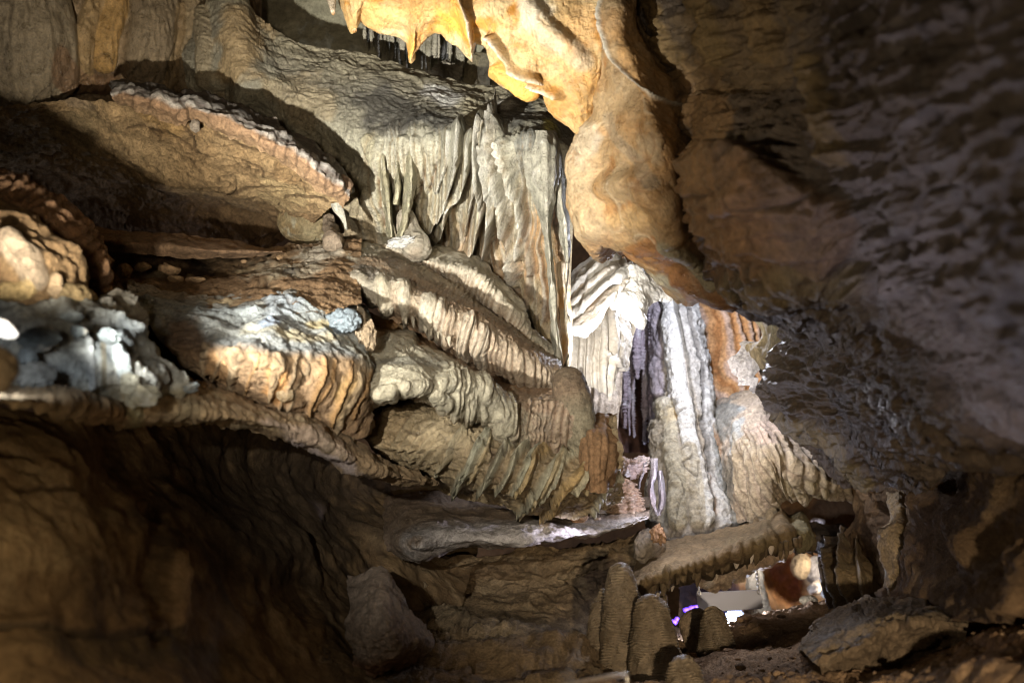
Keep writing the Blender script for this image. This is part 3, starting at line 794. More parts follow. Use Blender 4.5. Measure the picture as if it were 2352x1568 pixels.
o = sheet('flowstone_tier', [
    [(878, 540, 7.0), (950, 556, 6.95), (1010, 566, 6.9), (1085, 586, 6.9), (1142, 630, 6.85), (1195, 688, 6.8), (1222, 750, 6.8), (1282, 800, 6.8)],
    [(884, 562, 6.62), (952, 578, 6.6), (1015, 592, 6.55), (1085, 615, 6.5), (1136, 658, 6.48), (1188, 712, 6.48), (1222, 768, 6.5), (1284, 815, 6.5)],
    [(890, 585, 6.6), (960, 604, 6.55), (1022, 622, 6.5), (1085, 650, 6.45), (1130, 692, 6.42), (1183, 748, 6.42), (1224, 800, 6.45), (1284, 838, 6.48)],
    [(900, 612, 6.75), (970, 640, 6.7), (1030, 662, 6.65), (1085, 696, 6.62), (1130, 740, 6.6), (1185, 792, 6.6), (1225, 840, 6.6), (1284, 870, 6.6)]],
    [(.52, .48, .38), (.40, .35, .26), (.6, .58, .5)], 'wet_flowstone', res=2.5,
    flutes=[(11, .018, 12, 1.8, .35, 1.1, {'crest': (.58, .52, .42)}), (6, .006, 96, 4, 0, .4)],
    vramp=[(0, (.54, .52, .44), .7), (.42, (.54, .5, .4), .6), (.62, (.32, .22, .14), .7), (1, (.26, .17, .1), .8)],
    noise=((.035, 4, 4), (.014, 18, 4)), thick=.3)
tag(o, 'uppermost pale tier of short flutes along the curtain foot', 'flowstone')

t2 = empty('flowstone_tier', pt(1000, 730, 6.1), 'middle tier with brown pitted top, dripping lumps and a long ribbed face', 'flowstone')
sheet('tier_body', [
    [(540, 640, 6.5), (630, 590, 6.6), (770, 552, 6.7), (870, 566, 6.7), (965, 600, 6.65), (1055, 650, 6.6), (1132, 705, 6.6), (1204, 768, 6.55), (1290, 832, 6.5)],
    [(560, 665, 6.15), (650, 630, 6.25), (785, 590, 6.3), (878, 602, 6.25), (960, 640, 6.25), (1045, 685, 6.2), (1122, 730, 6.2), (1198, 785, 6.2), (1286, 845, 6.25)],
    [(590, 690, 5.85), (680, 668, 5.9), (800, 622, 5.95), (885, 634, 5.92), (952, 672, 5.9), (1036, 712, 5.9), (1112, 748, 5.95), (1190, 805, 6.0), (1282, 862, 6.1)],
    [(600, 705, 5.85), (700, 688, 5.88), (815, 662, 5.88), (888, 690, 5.85), (952, 712, 5.85), (1038, 752, 5.88), (1116, 790, 5.92), (1186, 850, 6.0), (1278, 888, 6.12)],
    [(610, 718, 5.95), (720, 704, 5.98), (832, 696, 6.0), (892, 728, 6.02), (960, 758, 6.05), (1040, 798, 6.08), (1124, 840, 6.12), (1192, 892, 6.2), (1276, 908, 6.3)]],
    [(.33, .25, .17), (.26, .18, .115), (.42, .36, .27)], 'wet_flowstone', res=2.4, parent=t2, contrast=2.2, veins=[(8, (.13, .09, .055), .07, .6, -.012, (.8, 1, .6))],
    ridges=[([(820, 640), (850, 668), (858, 690)], 24, .07, {'prof': 'soft', 'col': (.3, .27, .21)}), ([(875, 650), (888, 690), (890, 712)], 20, .09, {'prof': 'soft', 'col': (.40, .36, .27)}),
            ([(925, 660), (932, 705), (935, 738)], (26, 20), .13, {'prof': 'soft', 'col': (.44, .40, .31), 'taper': (1, .35)}), ([(985, 700), (988, 735), (994, 760)], (18, 14), .12, {'col': (.46, .42, .33), 'taper': (1, .5)}),
            ([(1006, 705), (1012, 745), (1016, 770)], 11, .10, {'col': (.44, .4, .32)}), ([(970, 690), (972, 730), (974, 748)], 9, .09, {'col': (.44, .4, .32)}),
            ([(1030, 735), (1032, 780)], 12, .07, {}), ([(1068, 745), (1068, 790), (1072, 805)], 15, .09, {'col': (.42, .38, .3)}), ([(1100, 770), (1110, 800), (1112, 830)], 16, .09, {'col': (.44, .4, .32)})],
    flutes=[(13, .022, -8, 1.2, .58, 1.2, {'x': (1000, 1300), 'crest': (.46, .36, .26), 'groove': (.16, .1, .06)}), (9, .018, 60, 3.5, .08, .45, {'p': .9, 'x': (930, 1300)})],
    vramp=[(0, (.5, .45, .34), .4), (.25, (.34, .26, .18), .5), (.45, (.28, .19, .12), .6), (.6, (.4, .36, .28), .5), (1, (.3, .19, .11), .7)],
    stains_and_shade=[(770, 585, 110, 26, -2, (.56, .53, .43), .85), (665, 625, 30, 22, 0, (.15, .14, .12), .8), (850, 640, 60, 34, 20, (.13, .125, .11), .8), (900, 640, 50, 16, 30, (.66, .62, .52), .8), (740, 655, 80, 24, 4, (.5, .42, .28), .7)],
    noise=((.05, 2.4, 4), (.016, 10, 4), (.012, 36, 4, (1, 1, 1), True)), thick=.4)
for k, (x, y, l, r) in enumerate([(930, 715, 30, 9), (896, 700, 22, 10), (988, 748, 24, 7), (1004, 752, 26, 6), (975, 748, 18, 6), (1030, 775, 20, 7), (870, 690, 16, 10), (948, 735, 18, 5), (1018, 765, 20, 6)]):
    tube('drip_lobe', [(x, y - 22, 5.95, r * 1.0), (x + 1, y, 5.87, r * .85), (x + 3, y + l, 5.86, r * .25)], [(.46, .42, .33), (.36, .31, .23)], 'wet_flowstone', res=2, parent=t2, seed=k, noise=((.008, 12, 3),))

t3 = empty('flowstone_tier', pt(1080, 880, 5.8), 'lowest grey rounded tier with knobbly dripping edge and a dark knob', 'flowstone')
sheet('tier_body', rnd=('l', 16, .1), rails=[
    [(740, 672, 6.12), (870, 725, 6.22), (960, 760, 6.29), (1040, 795, 6.34), (1120, 832, 6.35), (1205, 888, 6.30), (1290, 885, 6.25), (1352, 890, 6.20)],
    [(770, 745, 5.67), (880, 775, 5.72), (955, 790, 5.84), (1030, 812, 5.92), (1105, 848, 5.98), (1182, 896, 6.00), (1270, 900, 5.98), (1352, 905, 5.95)],
    [(780, 810, 5.42), (900, 815, 5.42), (970, 822, 5.54), (1035, 840, 5.64), (1102, 870, 5.72), (1178, 910, 5.82), (1266, 918, 5.84), (1352, 918, 5.84)],
    [(785, 880, 5.27), (912, 866, 5.22), (985, 862, 5.34), (1050, 876, 5.48), (1108, 905, 5.58), (1180, 935, 5.74), (1266, 940, 5.80), (1354, 940, 5.80)],
    [(790, 930, 5.27), (920, 898, 5.24), (990, 908, 5.36), (1055, 934, 5.48), (1112, 952, 5.58), (1186, 990, 5.72), (1270, 1000, 5.80), (1356, 1000, 5.82)],
    [(800, 950, 5.52), (932, 912, 5.52), (1000, 926, 5.64), (1060, 956, 5.74), (1124, 972, 5.80), (1196, 1056, 5.85), (1276, 1066, 5.90), (1356, 1060, 5.90)]],
    col=[(.31, .29, .22), (.38, .34, .25), (.22, .2, .15)], mat='wet_flowstone', res=2.4, parent=t3, contrast=2.2, veins=[(8, (.12, .09, .06), .07, .6, -.012, (1, 1, .6))],
    ridges=[([(898, 782), (938, 782)], 30, .14, {'prof': 'soft', 'col': (.34, .32, .25)}), ([(868, 905), (900, 898)], 18, .05, {}), ([(930, 890), (975, 888)], 16, .05, {}),
            ([(1000, 905), (1030, 925)], 15, .06, {}), ([(1050, 900), (1052, 940)], 11, .06, {}), ([(1080, 900), (1082, 950)], 12, .06, {}), ([(1020, 880), (1090, 890), (1150, 930), (1165, 990)], 22, .05, {})],
    flutes=[(15, .018, -10, 1.3, .45, 1.1, {'x': (1000, 1175)}), (14, .022, 4, 1.0, .5, 1.2, {'x': (1170, 1370), 'crest': (.36, .28, .2), 'groove': (.12, .07, .04)}), (8, .012, 70, 4, .1, .5, {'x': (1080, 1360)})],
    vramp=[(0, (.34, .17, .06), .85), (.17, (.33, .17, .07), .7), (.28, (.36, .34, .27), .4), (.8, (.40, .36, .26), .5), (1, (.25, .17, .1), .7)],
    stains_and_shade=[(1110, 850, 90, 30, 28, (.27, .19, .13), .75), (1270, 920, 110, 40, 4, (.26, .18, .12), .85), (915, 755, 24, 9, 0, (.60, .52, .34), .8), (950, 830, 80, 14, 5, (.16, .16, .14), .6),
            (1270, 1000, 90, 60, 0, (.27, .18, .12), .7), (860, 720, 90, 26, 26, (.38, .18, .06), .8)],
    noise=((.05, 2.6, 4), (.02, 9, 4), (.010, 36, 4)), thick=.5)
tube('knob', [(1303, 848, 5.9, 24), (1306, 880, 5.86, 37), (1314, 930, 5.84, 42), (1330, 1000, 5.86, 38), (1340, 1040, 5.9, 26)],
     [(.13, .095, .06), (.18, .13, .085), (.26, .22, .15)], 'dry_limestone', res=2.4, parent=t3, noise=((.03, 5, 4), (.008, 30, 4)), vramp=[(0, (.11, .08, .05), .9), (.3, (.17, .12, .08), .7), (.5, (.3, .27, .19), .7), (1, (.34, .31, .22), .8)])
for k, (x, y, l, r) in enumerate([(852, 915, 22, 11), (880, 905, 14, 12), (908, 898, 10, 12), (1014, 918, 16, 9), (1034, 930, 14, 9), (1060, 945, 16, 8), (1092, 955, 18, 8), (812, 955, 26, 12), (835, 975, 20, 6)]):
    tube('drip_lobe', [(x, y - 20, 5.7, r), (x + 1, y, 5.62, r * .85), (x + 1, y + l, 5.64, r * .35)], [(.46, .42, .32), (.36, .31, .22)], 'wet_flowstone', res=2, parent=t3, seed=k + .5, noise=((.008, 12, 3),))

# underside with scalloped blades
rd = []
rr = random.Random(3)
for k in range(17):
    x0 = 1075 + 21 * k + rr.uniform(-12, 12); y0 = 985 + 5 * k + rr.uniform(-22, 22)
    l = rr.uniform(45, 125)
    c = (.42, .42, .32) if k not in (9, 13) else (.48, .33, .14)
    if k in (4, 11, 15): c = (.46, .36, .2)
    rd.append(([(x0, y0), (x0 - l * .35, y0 + l * .30), (x0 - l * .55, y0 + l * .62), (x0 - l * .8, y0 + l * .95)], (rr.uniform(4, 8), rr.uniform(9, 26)), .10, {'prof': 'sharp', 'boost': .72, 'col': c, 'warp': 18, 'cs': .7, 'taper': (1, .6)}))
for k in range(7):
    x0 = 1010 + 14 * k; y0 = 955 + 9 * k
    rd.append(([(x0, y0), (x0 - 60, y0 + 22), (x0 - 105, y0 + 58)], (5, 15), .08, {'prof': 'sharp', 'boost': .4, 'warp': 14, 'col': (.36, .29, .18)}))
o = sheet('scalloped_underside', [
    [(790, 930, 6.0), (870, 925, 6.0), (960, 922, 6.0), (1060, 950, 5.95), (1140, 965, 5.9), (1200, 1010, 5.9), (1300, 1020, 5.95), (1420, 955, 6.0)],
    [(830, 990, 5.8), (915, 985, 5.75), (1000, 1000, 5.7), (1080, 1030, 5.65), (1160, 1060, 5.65), (1230, 1075, 5.68), (1320, 1080, 5.75), (1420, 1030, 5.85)],
    [(890, 1055, 5.9), (970, 1065, 5.85), (1045, 1080, 5.8), (1110, 1100, 5.8), (1190, 1120, 5.8), (1265, 1125, 5.85), (1335, 1120, 5.9), (1424, 1095, 6.0)],
    [(985, 1115, 6.3), (1050, 1130, 6.3), (1120, 1140, 6.3), (1195, 1160, 6.3), (1270, 1176, 6.3), (1330, 1176, 6.35), (1380, 1165, 6.4), (1430, 1140, 6.5)]],
    [(.26, .2, .12), (.32, .25, .15), (.16, .11, .06)], 'wet_flowstone', res=2.4, ridges=rd, contrast=2.2, veins=[(7, (.07, .045, .025), .09, .8, -.02, (.8, 1, 1.6))],
    stains_and_shade=[(900, 985, 90, 50, 20, (.34, .25, .14), .8)],
    noise=((.05, 3, 4), (.03, 9, 4, (.6, 1, 2), True), (.008, 30, 3)), thick=.4)
tag(o, 'undercut hollow lined with slanting green and amber scalloped blades', 'flowstone')
o = sheet('draped_skirt', [
    [(1352, 962, 6.05), (1372, 950, 6.0), (1398, 952, 6.0), (1414, 958, 6.1)],
    [(1335, 1010, 5.85), (1362, 1000, 5.78), (1395, 1005, 5.8), (1418, 1020, 5.95)],
    [(1325, 1070, 5.8), (1355, 1070, 5.7), (1392, 1070, 5.72), (1418, 1065, 5.9)],
    [(1330, 1118, 5.85), (1358, 1128, 5.75), (1388, 1130, 5.76), (1405, 1110, 5.95)]],
    [(.36, .22, .12), (.28, .17, .09)], 'dry_limestone', res=2.4, flutes=[(16, .05, 0, .5, .3, 1.2), ], noise=((.03, 6, 4), (.012, 30, 4)), thick=.5, rnd=('lr', 14, .15))
tag(o, 'brown draped skirt of rock at the right end of the tiers', 'flowstone')

# ================================================================== ORANGE DRAPERY TIER WITH BLUE GREY TOP, left of centre
t5 = empty('orange_tier', pt(640, 800, 5.0), 'blue grey crusted ledge with orange drapery folds below', 'flowstone')
rd = []
for k, (x, y0, y1, c) in enumerate([(470, 800, 850, 0), (505, 805, 870, 0), (540, 815, 890, 0), (585, 815, 905, 1), (640, 820, 900, 0), (672, 822, 925, 0), (700, 825, 930, 0), (725, 828, 955, 1),
                                   (752, 830, 950, 1), (785, 835, 970, 1), (815, 840, 985, 0), (842, 845, 960, 1)]):
    s = -8 - 2.6 * k + (9, -7, 4, -12, 6, 0, -8, 10, -4, 7, -10, 3)[k]
    ww = (16, 9, 20, 8, 22, 12, 7, 17, 9, 15, 21, 10)[k]
    rd.append(([(x + 12, y0), (x + 8, y0 + (y1 - y0) * .35), (x + s * .5, y0 + (y1 - y0) * .7), (x + s, y1)], (ww, ww * .45), .09,
               {'col': (.44, .26, .11) if c else (.36, .28, .18), 'taper': (1.1, .5), 'amp': (.35, 1), 'warp': 14, 'prof': 'sharp' if k % 2 else 'round', 'boost': .5 if k % 2 else 1}))
sheet('tier_body', rnd=('r', 30, .15), rails=[
    [(290, 652, 5.60), (400, 668, 5.55), (500, 680, 5.50), (610, 676, 5.50), (700, 660, 5.62), (775, 668, 5.79), (845, 705, 5.94)],
    [(300, 690, 5.20), (410, 705, 5.15), (510, 712, 5.10), (612, 715, 5.10), (700, 712, 5.27), (780, 722, 5.44), (852, 755, 5.59)],
    [(335, 735, 4.95), (425, 745, 4.90), (520, 755, 4.85), (615, 765, 4.85), (702, 772, 5.00), (788, 782, 5.19), (862, 812, 5.34)],
    [(375, 790, 4.80), (452, 802, 4.75), (530, 812, 4.70), (620, 822, 4.70), (702, 828, 4.87), (792, 836, 5.06), (868, 858, 5.24)],
    [(410, 838, 4.86), (490, 855, 4.82), (565, 876, 4.78), (640, 890, 4.76), (706, 898, 4.88), (790, 918, 5.06), (860, 930, 5.24)],
    [(430, 872, 5.10), (515, 892, 5.05), (596, 918, 5.00), (676, 940, 4.98), (730, 965, 5.10), (785, 1005, 5.22), (845, 990, 5.44)]],
    col=[(.40, .41, .38), (.34, .37, .38), (.50, .46, .32)], mat='crusty_limestone', res=2.8, parent=t5, ridges=rd, contrast=2.2, veins=[(9, (.12, .08, .05), .07, .6, -.014)],
    vramp=[(0, (.36, .27, .16), .6), (.16, (.40, .46, .49), .7), (.4, (.42, .44, .42), .4), (.54, (.15, .16, .16), .6), (.62, (.38, .25, .13), .9), (1, (.40, .25, .13), .9)],
    scallops=[(.035, 9, (1, 1, 1), (.12, .42))],
    stains_and_shade=[(790, 720, 50, 40, 10, (.40, .46, .52), .9), (640, 700, 60, 26, 0, (.42, .48, .54), .8), (620, 740, 26, 12, 0, (.36, .45, .60), .8), (740, 745, 40, 16, 0, (.62, .52, .28), .8), (700, 770, 90, 16, 4, (.5, .43, .27), .7),
            (640, 880, 40, 46, 0, (.60, .32, .12), .8), (790, 900, 34, 60, 10, (.55, .36, .14), .7), (420, 780, 70, 50, 30, (.16, .095, .05), .85), (500, 850, 40, 30, 30, (.44, .26, .12), .7)],
    noise=((.05, 2.6, 4), (.025, 9, 5), (.012, 28, 4)), thick=.6)
rock('drapery_knob', 655, 905, 4.80, 20, 18, [(.36, .28, .17), (.28, .2, .11)], 'wet_flowstone', parent=t5, amp=.45, seed=3)
for i, (x, y, rx, ry, c) in enumerate([(792, 736, 36, 28, (.19, .235, .27)), (848, 770, 17, 34, (.34, .26, .17)), (828, 745, 14, 40, (.38, .31, .22))]):
    rock('crust_lump', x, y, 5.26 + .05 * i, rx, ry, [c, tuple(v * .75 for v in c)], 'wet_flowstone' if i == 0 else 'dry_limestone', parent=t5, amp=.5, lumps=.3, seed=41 + i)
o = sheet('dark_hollow', [
    [(280, 640, 5.3), (320, 690, 5.3), (360, 760, 5.2), (430, 830, 5.2), (520, 900, 5.2), (640, 950, 5.3)],
    [(260, 720, 5.0), (310, 770, 5.0), (350, 830, 4.9), (430, 890, 4.95), (520, 930, 5.0), (640, 965, 5.1)],
    [(260, 800, 4.7), (310, 850, 4.7), (350, 900, 4.65), (430, 930, 4.75), (520, 950, 4.85), (640, 985, 5.0)]],
    [(.16, .095, .05), (.11, .065, .035)], 'dry_limestone', res=4, noise=((.06, 3, 4), (.02, 14, 4)), thick=.3)
tag(o, 'dark brown gully between the blue grey mound and the orange folds', 'rock')

# lower lip that closes the lit ledges towards the dark cavern below
o = sheet('lower_ledge', [
    [(-420, 905, 3.2), (-200, 900, 3.7), (0, 884, 4.1), (150, 892, 4.3), (300, 880, 4.5), (430, 872, 4.75), (500, 895, 4.85), (620, 930, 4.95), (700, 940, 5.05), (800, 1005, 5.25), (900, 1065, 5.5), (1010, 1100, 5.85)],
    [(-420, 925, 2.7), (-200, 918, 2.9), (0, 908, 3.2), (150, 912, 3.75), (300, 918, 4.15), (420, 918, 4.35), (510, 932, 4.5), (620, 955, 4.68), (700, 978, 4.82), (800, 1035, 5.05), (900, 1082, 5.35), (1010, 1108, 5.75)],
    [(-420, 945, 2.6), (-200, 935, 2.8), (0, 922, 3.1), (150, 934, 3.7), (300, 962, 4.12), (420, 955, 4.3), (512, 962, 4.46), (620, 985, 4.65), (702, 1008, 4.8), (800, 1060, 5.05), (900, 1096, 5.36), (1010, 1116, 5.75)],
    [(-420, 955, 2.7), (-200, 945, 2.9), (0, 930, 3.2), (150, 947, 3.85), (290, 985, 4.3), (420, 975, 4.5), (515, 978, 4.7), (620, 1008, 4.9), (704, 1030, 5.0), (800, 1078, 5.25), (900, 1108, 5.55), (1010, 1124, 5.9)]],
    [(.36, .26, .15), (.28, .2, .12), (.44, .36, .23)], 'dry_limestone', res=3.2, jag=5, contrast=2.2, veins=[(6, (.12, .08, .05), .06, .6, -.012)],
    stains_and_shade=[(310, 925, 30, 60, 0, (.42, .40, .25), .8), (700, 1000, 130, 26, 20, (.42, .33, .27), .7), (760, 1050, 120, 10, 24, (.50, .46, .52), .5), (240, 960, 60, 30, 0, (.3, .18, .09), .7)],
    noise=((.05, 3, 4), (.02, 12, 5), (.012, 40, 4)), thick=.9)
tag(o, 'long sagging lower ledge edging the dark cavern', 'rock ledge')

# blue grey crusted mound
m = empty('crusted_mound', pt(200, 920, 4.0), 'blurred blue grey crusted mound beside the left lamp', 'rock')
sheet('mound_body', [
    [(-260, 720, 4.6), (-80, 700, 4.6), (60, 700, 4.6), (180, 672, 4.65), (250, 664, 4.7), (300, 690, 4.8), (340, 720, 4.9)],
    [(-260, 780, 4.1), (-80, 760, 4.1), (60, 745, 4.15), (180, 730, 4.2), (262, 720, 4.3), (312, 745, 4.4), (345, 780, 4.6)],
    [(-260, 850, 3.95), (-80, 830, 3.95), (60, 800, 3.95), (170, 790, 4.0), (262, 790, 4.05), (322, 820, 4.15), (390, 845, 4.5)],
    [(-260, 900, 3.85), (-80, 885, 3.85), (60, 860, 3.9), (170, 858, 3.95), (262, 862, 4.0), (330, 872, 4.05), (430, 878, 4.45)],
    [(-260, 940, 3.85), (-80, 925, 3.9), (60, 918, 3.95), (170, 920, 4.0), (262, 930, 4.05), (340, 935, 4.1), (440, 915, 4.5)]],
    [(.38, .42, .43), (.48, .50, .47), (.34, .31, .22)], 'crusty_limestone', res=3, parent=m, cs=4,
    ridges=[([(205, 790), (208, 830), (212, 885)], 9, .09, {'col': (.5, .54, .56)}), ([(235, 800), (238, 900)], 8, -.09, {'prof': 'soft', 'col': (.15, .13, .08)}), ([(270, 800), (280, 850), (300, 880)], 16, .08, {'col': (.42, .5, .55)}),
            ([(150, 800), (155, 860)], 12, -.07, {'prof': 'soft'}), ([(300, 880), (305, 940)], 22, .12, {'col': (.5, .49, .38)})],
    vramp=[(0, (.36, .28, .17), .5), (.25, (.42, .47, .49), .5), (.75, (.44, .46, .44), .4), (.9, (.42, .36, .22), .7), (1, (.38, .28, .15), .8)],
    stains_and_shade=[(270, 790, 60, 60, 0, (.19, .22, .24), .9), (200, 770, 40, 30, 0, (.24, .27, .28), .8)], scallops=[(.07, 5.5, (1, 1, 1.2))], noise=((.07, 4, 5), (.035, 14, 5)), thick=.5)  # darker colour put where the left lamp overlights the body
for i, (x, y, d, rx, ry, c) in enumerate([(90, 778, 3.85, 52, 26, 0), (85, 862, 3.8, 52, 30, 1), (165, 730, 4.1, 26, 14, 0), (250, 772, 3.97, 26, 20, 0), (335, 905, 3.98, 34, 26, 2), (60, 820, 3.82, 24, 20, 0), (430, 890, 4.35, 30, 14, 0),
                                         (180, 760, 3.95, 22, 15, 2), (120, 900, 3.85, 40, 20, 2)]):
    c = [(.30, .35, .38), (.28, .29, .28), (.34, .32, .24)][c] if i not in (3, 7, 0, 8) else (.13, .155, .165)  # darker colour offsets strong lamp light on some lumps
    rock('crust_lump', x, y, d, rx, ry, [c, tuple(v * .8 for v in c), (.5, .5, .46)], parent=m, amp=.5, nscale=2.4, seed=60 + i, cuts=6, lumps=.4)

# brown boulders far left
o = sheet('layered_boulder', [
    [(-160, 375, 5.2), (-60, 378, 5.2), (20, 395, 5.2), (100, 432, 5.2), (160, 468, 5.25), (208, 516, 5.3), (240, 570, 5.35), (262, 600, 5.4)],
    [(-160, 410, 4.9), (-60, 412, 4.9), (20, 425, 4.9), (95, 458, 4.9), (152, 492, 4.95), (200, 535, 5.0), (232, 585, 5.05), (256, 612, 5.1)],
    [(-160, 460, 4.75), (-60, 462, 4.75), (20, 470, 4.75), (88, 495, 4.75), (142, 525, 4.8), (192, 565, 4.85), (226, 605, 4.9), (252, 625, 5.0)],
    [(-160, 560, 4.9), (-60, 560, 4.9), (20, 570, 4.9), (88, 590, 4.9), (142, 610, 4.95), (192, 640, 5.0), (222, 690, 5.0), (250, 705, 5.1)]],
    [(.34, .20, .11), (.28, .165, .09), (.20, .115, .06)], 'dry_limestone', res=3.4,
    flutes=[(24, .05, 62, .8, .05, 1.2, {'p': .8})], noise=((.05, 3, 4), (.03, 8, 4), (.012, 28, 4)), thick=.6)
tag(o, 'upper layered reddish brown boulder at the left edge', 'boulder')
o = sheet('layered_boulder', [
    [(-160, 440, 4.9), (-60, 440, 4.9), (20, 455, 4.85), (80, 492, 4.85), (130, 530, 4.85), (172, 568, 4.85), (198, 610, 4.9), (206, 650, 4.95)],
    [(-160, 490, 4.5), (-60, 490, 4.5), (20, 505, 4.45), (74, 532, 4.45), (122, 562, 4.48), (164, 596, 4.5), (192, 632, 4.6), (204, 665, 4.75)],
    [(-160, 600, 4.3), (-60, 600, 4.3), (20, 605, 4.28), (70, 615, 4.28), (116, 632, 4.3), (158, 650, 4.36), (188, 672, 4.46), (204, 690, 4.65)],
    [(-160, 700, 4.3), (-60, 700, 4.3), (20, 700, 4.3), (68, 700, 4.3), (112, 702, 4.32), (154, 705, 4.4), (186, 708, 4.5), (204, 710, 4.7)],
    [(-160, 760, 4.6), (-60, 760, 4.6), (20, 755, 4.6), (68, 752, 4.6), (112, 748, 4.6), (154, 742, 4.65), (186, 738, 4.7), (204, 735, 4.9)]],
    [(.30, .20, .105), (.24, .15, .075), (.36, .29, .18)], 'dry_limestone', res=3.4,
    ridges=[([(20, 560), (60, 600), (80, 640)], 44, .12, {'prof': 'soft', 'col': (.40, .33, .25)}), ([(130, 640), (135, 680)], 16, .10, {'col': (.5, .38, .25)}), ([(160, 670), (195, 690)], 24, .10, {'col': (.48, .37, .2)}),  # pale ridge colours paint lit spots onto the faces
            ([(10, 672), (60, 668)], 24, .12, {'col': (.56, .42, .2)}), ([(-10, 540), (80, 640), (60, 690), (0, 700)], 5, -.05, {'prof': 'soft'})],
    noise=((.07, 3, 4), (.04, 7, 4), (.016, 24, 4)), thick=.8, seed=5)
tag(o, 'lower tan boulder with blotchy pale faces at the left edge', 'boulder')
o = rock('limestone_chunk', 6, 754, 3.45, 38, 20, [(.8, .79, .76), (.76, .74, .7)], amp=.12, seed=71, rot=28)
tag(o, 'glaring white rounded stone at the left frame edge', 'stone')
o = rock('dark_rock', -22, 848, 2.95, 64, 58, [(.16, .12, .07), (.11, .08, .05)], amp=.3, seed=72, rz=40)
tag(o, 'dark out of focus rock under the glaring white stone', 'rock')

# ================================================================== ORANGE DRAPERY AND HANGING BODY, upper centre
OR = (.64, .34, .10)
bot = [(786, -30), (794, 30), (808, 76), (824, 40), (850, 60), (883, 78), (925, 96), (942, 144), (963, 121), (985, 102), (1005, 88), (1022, 100), (1040, 110), (1070, 112), (1107, 113), (1122, 148), (1139, 190), (1178, 218),
       (1212, 241), (1241, 212), (1250, 238), (1260, 262), (1297, 292), (1330, 318), (1356, 300), (1372, 262), (1384, 210)]
n = len(bot)
rails = []
for f, dd in ((0, 0.0), (.35, -.10), (.7, -.12), (1, 0)):
    r = []
    for i, (x, y) in enumerate(bot):
        u = i / (n - 1)
        xt = 800 + 600 * u
        yt = -110
        d = 5.55 - .25 * u
        r.append((xt + (x - xt) * f, yt + (y - yt) * f, d + dd))
    rails.append(r)
dr = empty('orange_drapery', pt(1150, 0, 5.4), 'brightly lit orange and cream drapery hanging from the ceiling', 'drapery')
o = sheet('drapery_sheet', rails, [(.50, .29, .10), (.56, .42, .22), (.48, .22, .04)], 'smooth_drapery', res=2.6, parent=dr, contrast=2.4, veins=[(5, (.52, .24, .06), .12, .5, 0, (1, 1, 2.2)), (14, (.46, .24, .08), .09, .45, -.005, (1, 1, 2))],
    ridges=[([(905, -60), (925, 0), (942, 50), (955, 110)], (14, 22), -.07, {'prof': 'soft', 'col': (.50, .27, .10), 'cs': .6}), ([(962, -60), (975, 10), (975, 60)], 14, -.05, {'prof': 'soft', 'col': (.5, .27, .1), 'cs': .5}),
            ([(1020, -60), (1060, 10), (1082, 45), (1084, 105)], (40, 4), .08, {'prof': 'sharp', 'rim': (.75, .72, .66), 'rw': 2.5}),
            ([(1135, 85), (1160, 120), (1185, 150), (1215, 168), (1250, 190), (1290, 212)], (20, 10), .14, {'prof': 'sharp', 'rim': (.78, .72, .6), 'rw': 3}),
            ([(1180, 130), (1230, 150), (1270, 160), (1245, 100)], 26, -.10, {'prof': 'soft', 'col': (.46, .34, .18), 'cs': .6}),
            ([(1280, -60), (1310, 40), (1320, 130)], 34, -.10, {'prof': 'soft', 'col': (.5, .31, .13), 'cs': .5}), ([(1200, -60), (1215, 20), (1260, 80), (1340, 140)], 36, .10, {'prof': 'soft', 'col': (.60, .52, .38), 'cs': .6}),
            ([(1290, 170), (1320, 220), (1345, 270)], 8, -.04, {'prof': 'soft', 'col': (.4, .28, .14), 'cs': .5}), ([(1330, 180), (1350, 230)], 8, -.04, {'prof': 'soft', 'col': (.42, .29, .14), 'cs': .5}),
            ([(1145, 165), (1180, 190), (1215, 212)], 20, .06, {'col': (.66, .36, .08)})],
    stains_and_shade=[(1045, 60, 60, 40, 10, (.66, .34, .04), .9), (940, 110, 22, 40, 0, (.64, .33, .06), .8), (880, 40, 50, 22, 30, (.62, .44, .16), .7), (1230, 30, 50, 60, 30, (.64, .58, .48), .7), (1340, 60, 40, 60, 0, (.60, .36, .15), .6),
            (815, 60, 16, 22, 0, (.42, .30, .12), .7), (1180, 205, 34, 14, 35, (.70, .36, .05), .8)],
    noise=((.05, 2.5, 4), (.018, 8, 4), (.007, 26, 4, (2, 1, .5))), thick=.06, rnd=('b', 8, .03), cs=3.5)
for i, (x, y0, y1, r, c) in enumerate([(763, -40, 36, 15, (.34, .28, .2)), (812, 0, 76, 15, (.5, .36, .14))]):
    o = tube('stalactite', [(x - 6, y0, 5.55, r), (x - 2, y0 + (y1 - y0) * .5, 5.5, r * .72), (x + 3, y1, 5.5, r * .3)], [c, tuple(v * .7 for v in c)], 'wet_flowstone', res=2,
             vramp=[(0, c, 0), (.78, c, 0), (.86, (.72, .6, .45), .9), (1, (.62, .3, .08), .9)], seed=i)
    tag(o, ['short grey brown stalactite with a pale wet tip', 'mottled yellow stalactite with an orange wet tip'][i], 'stalactite')

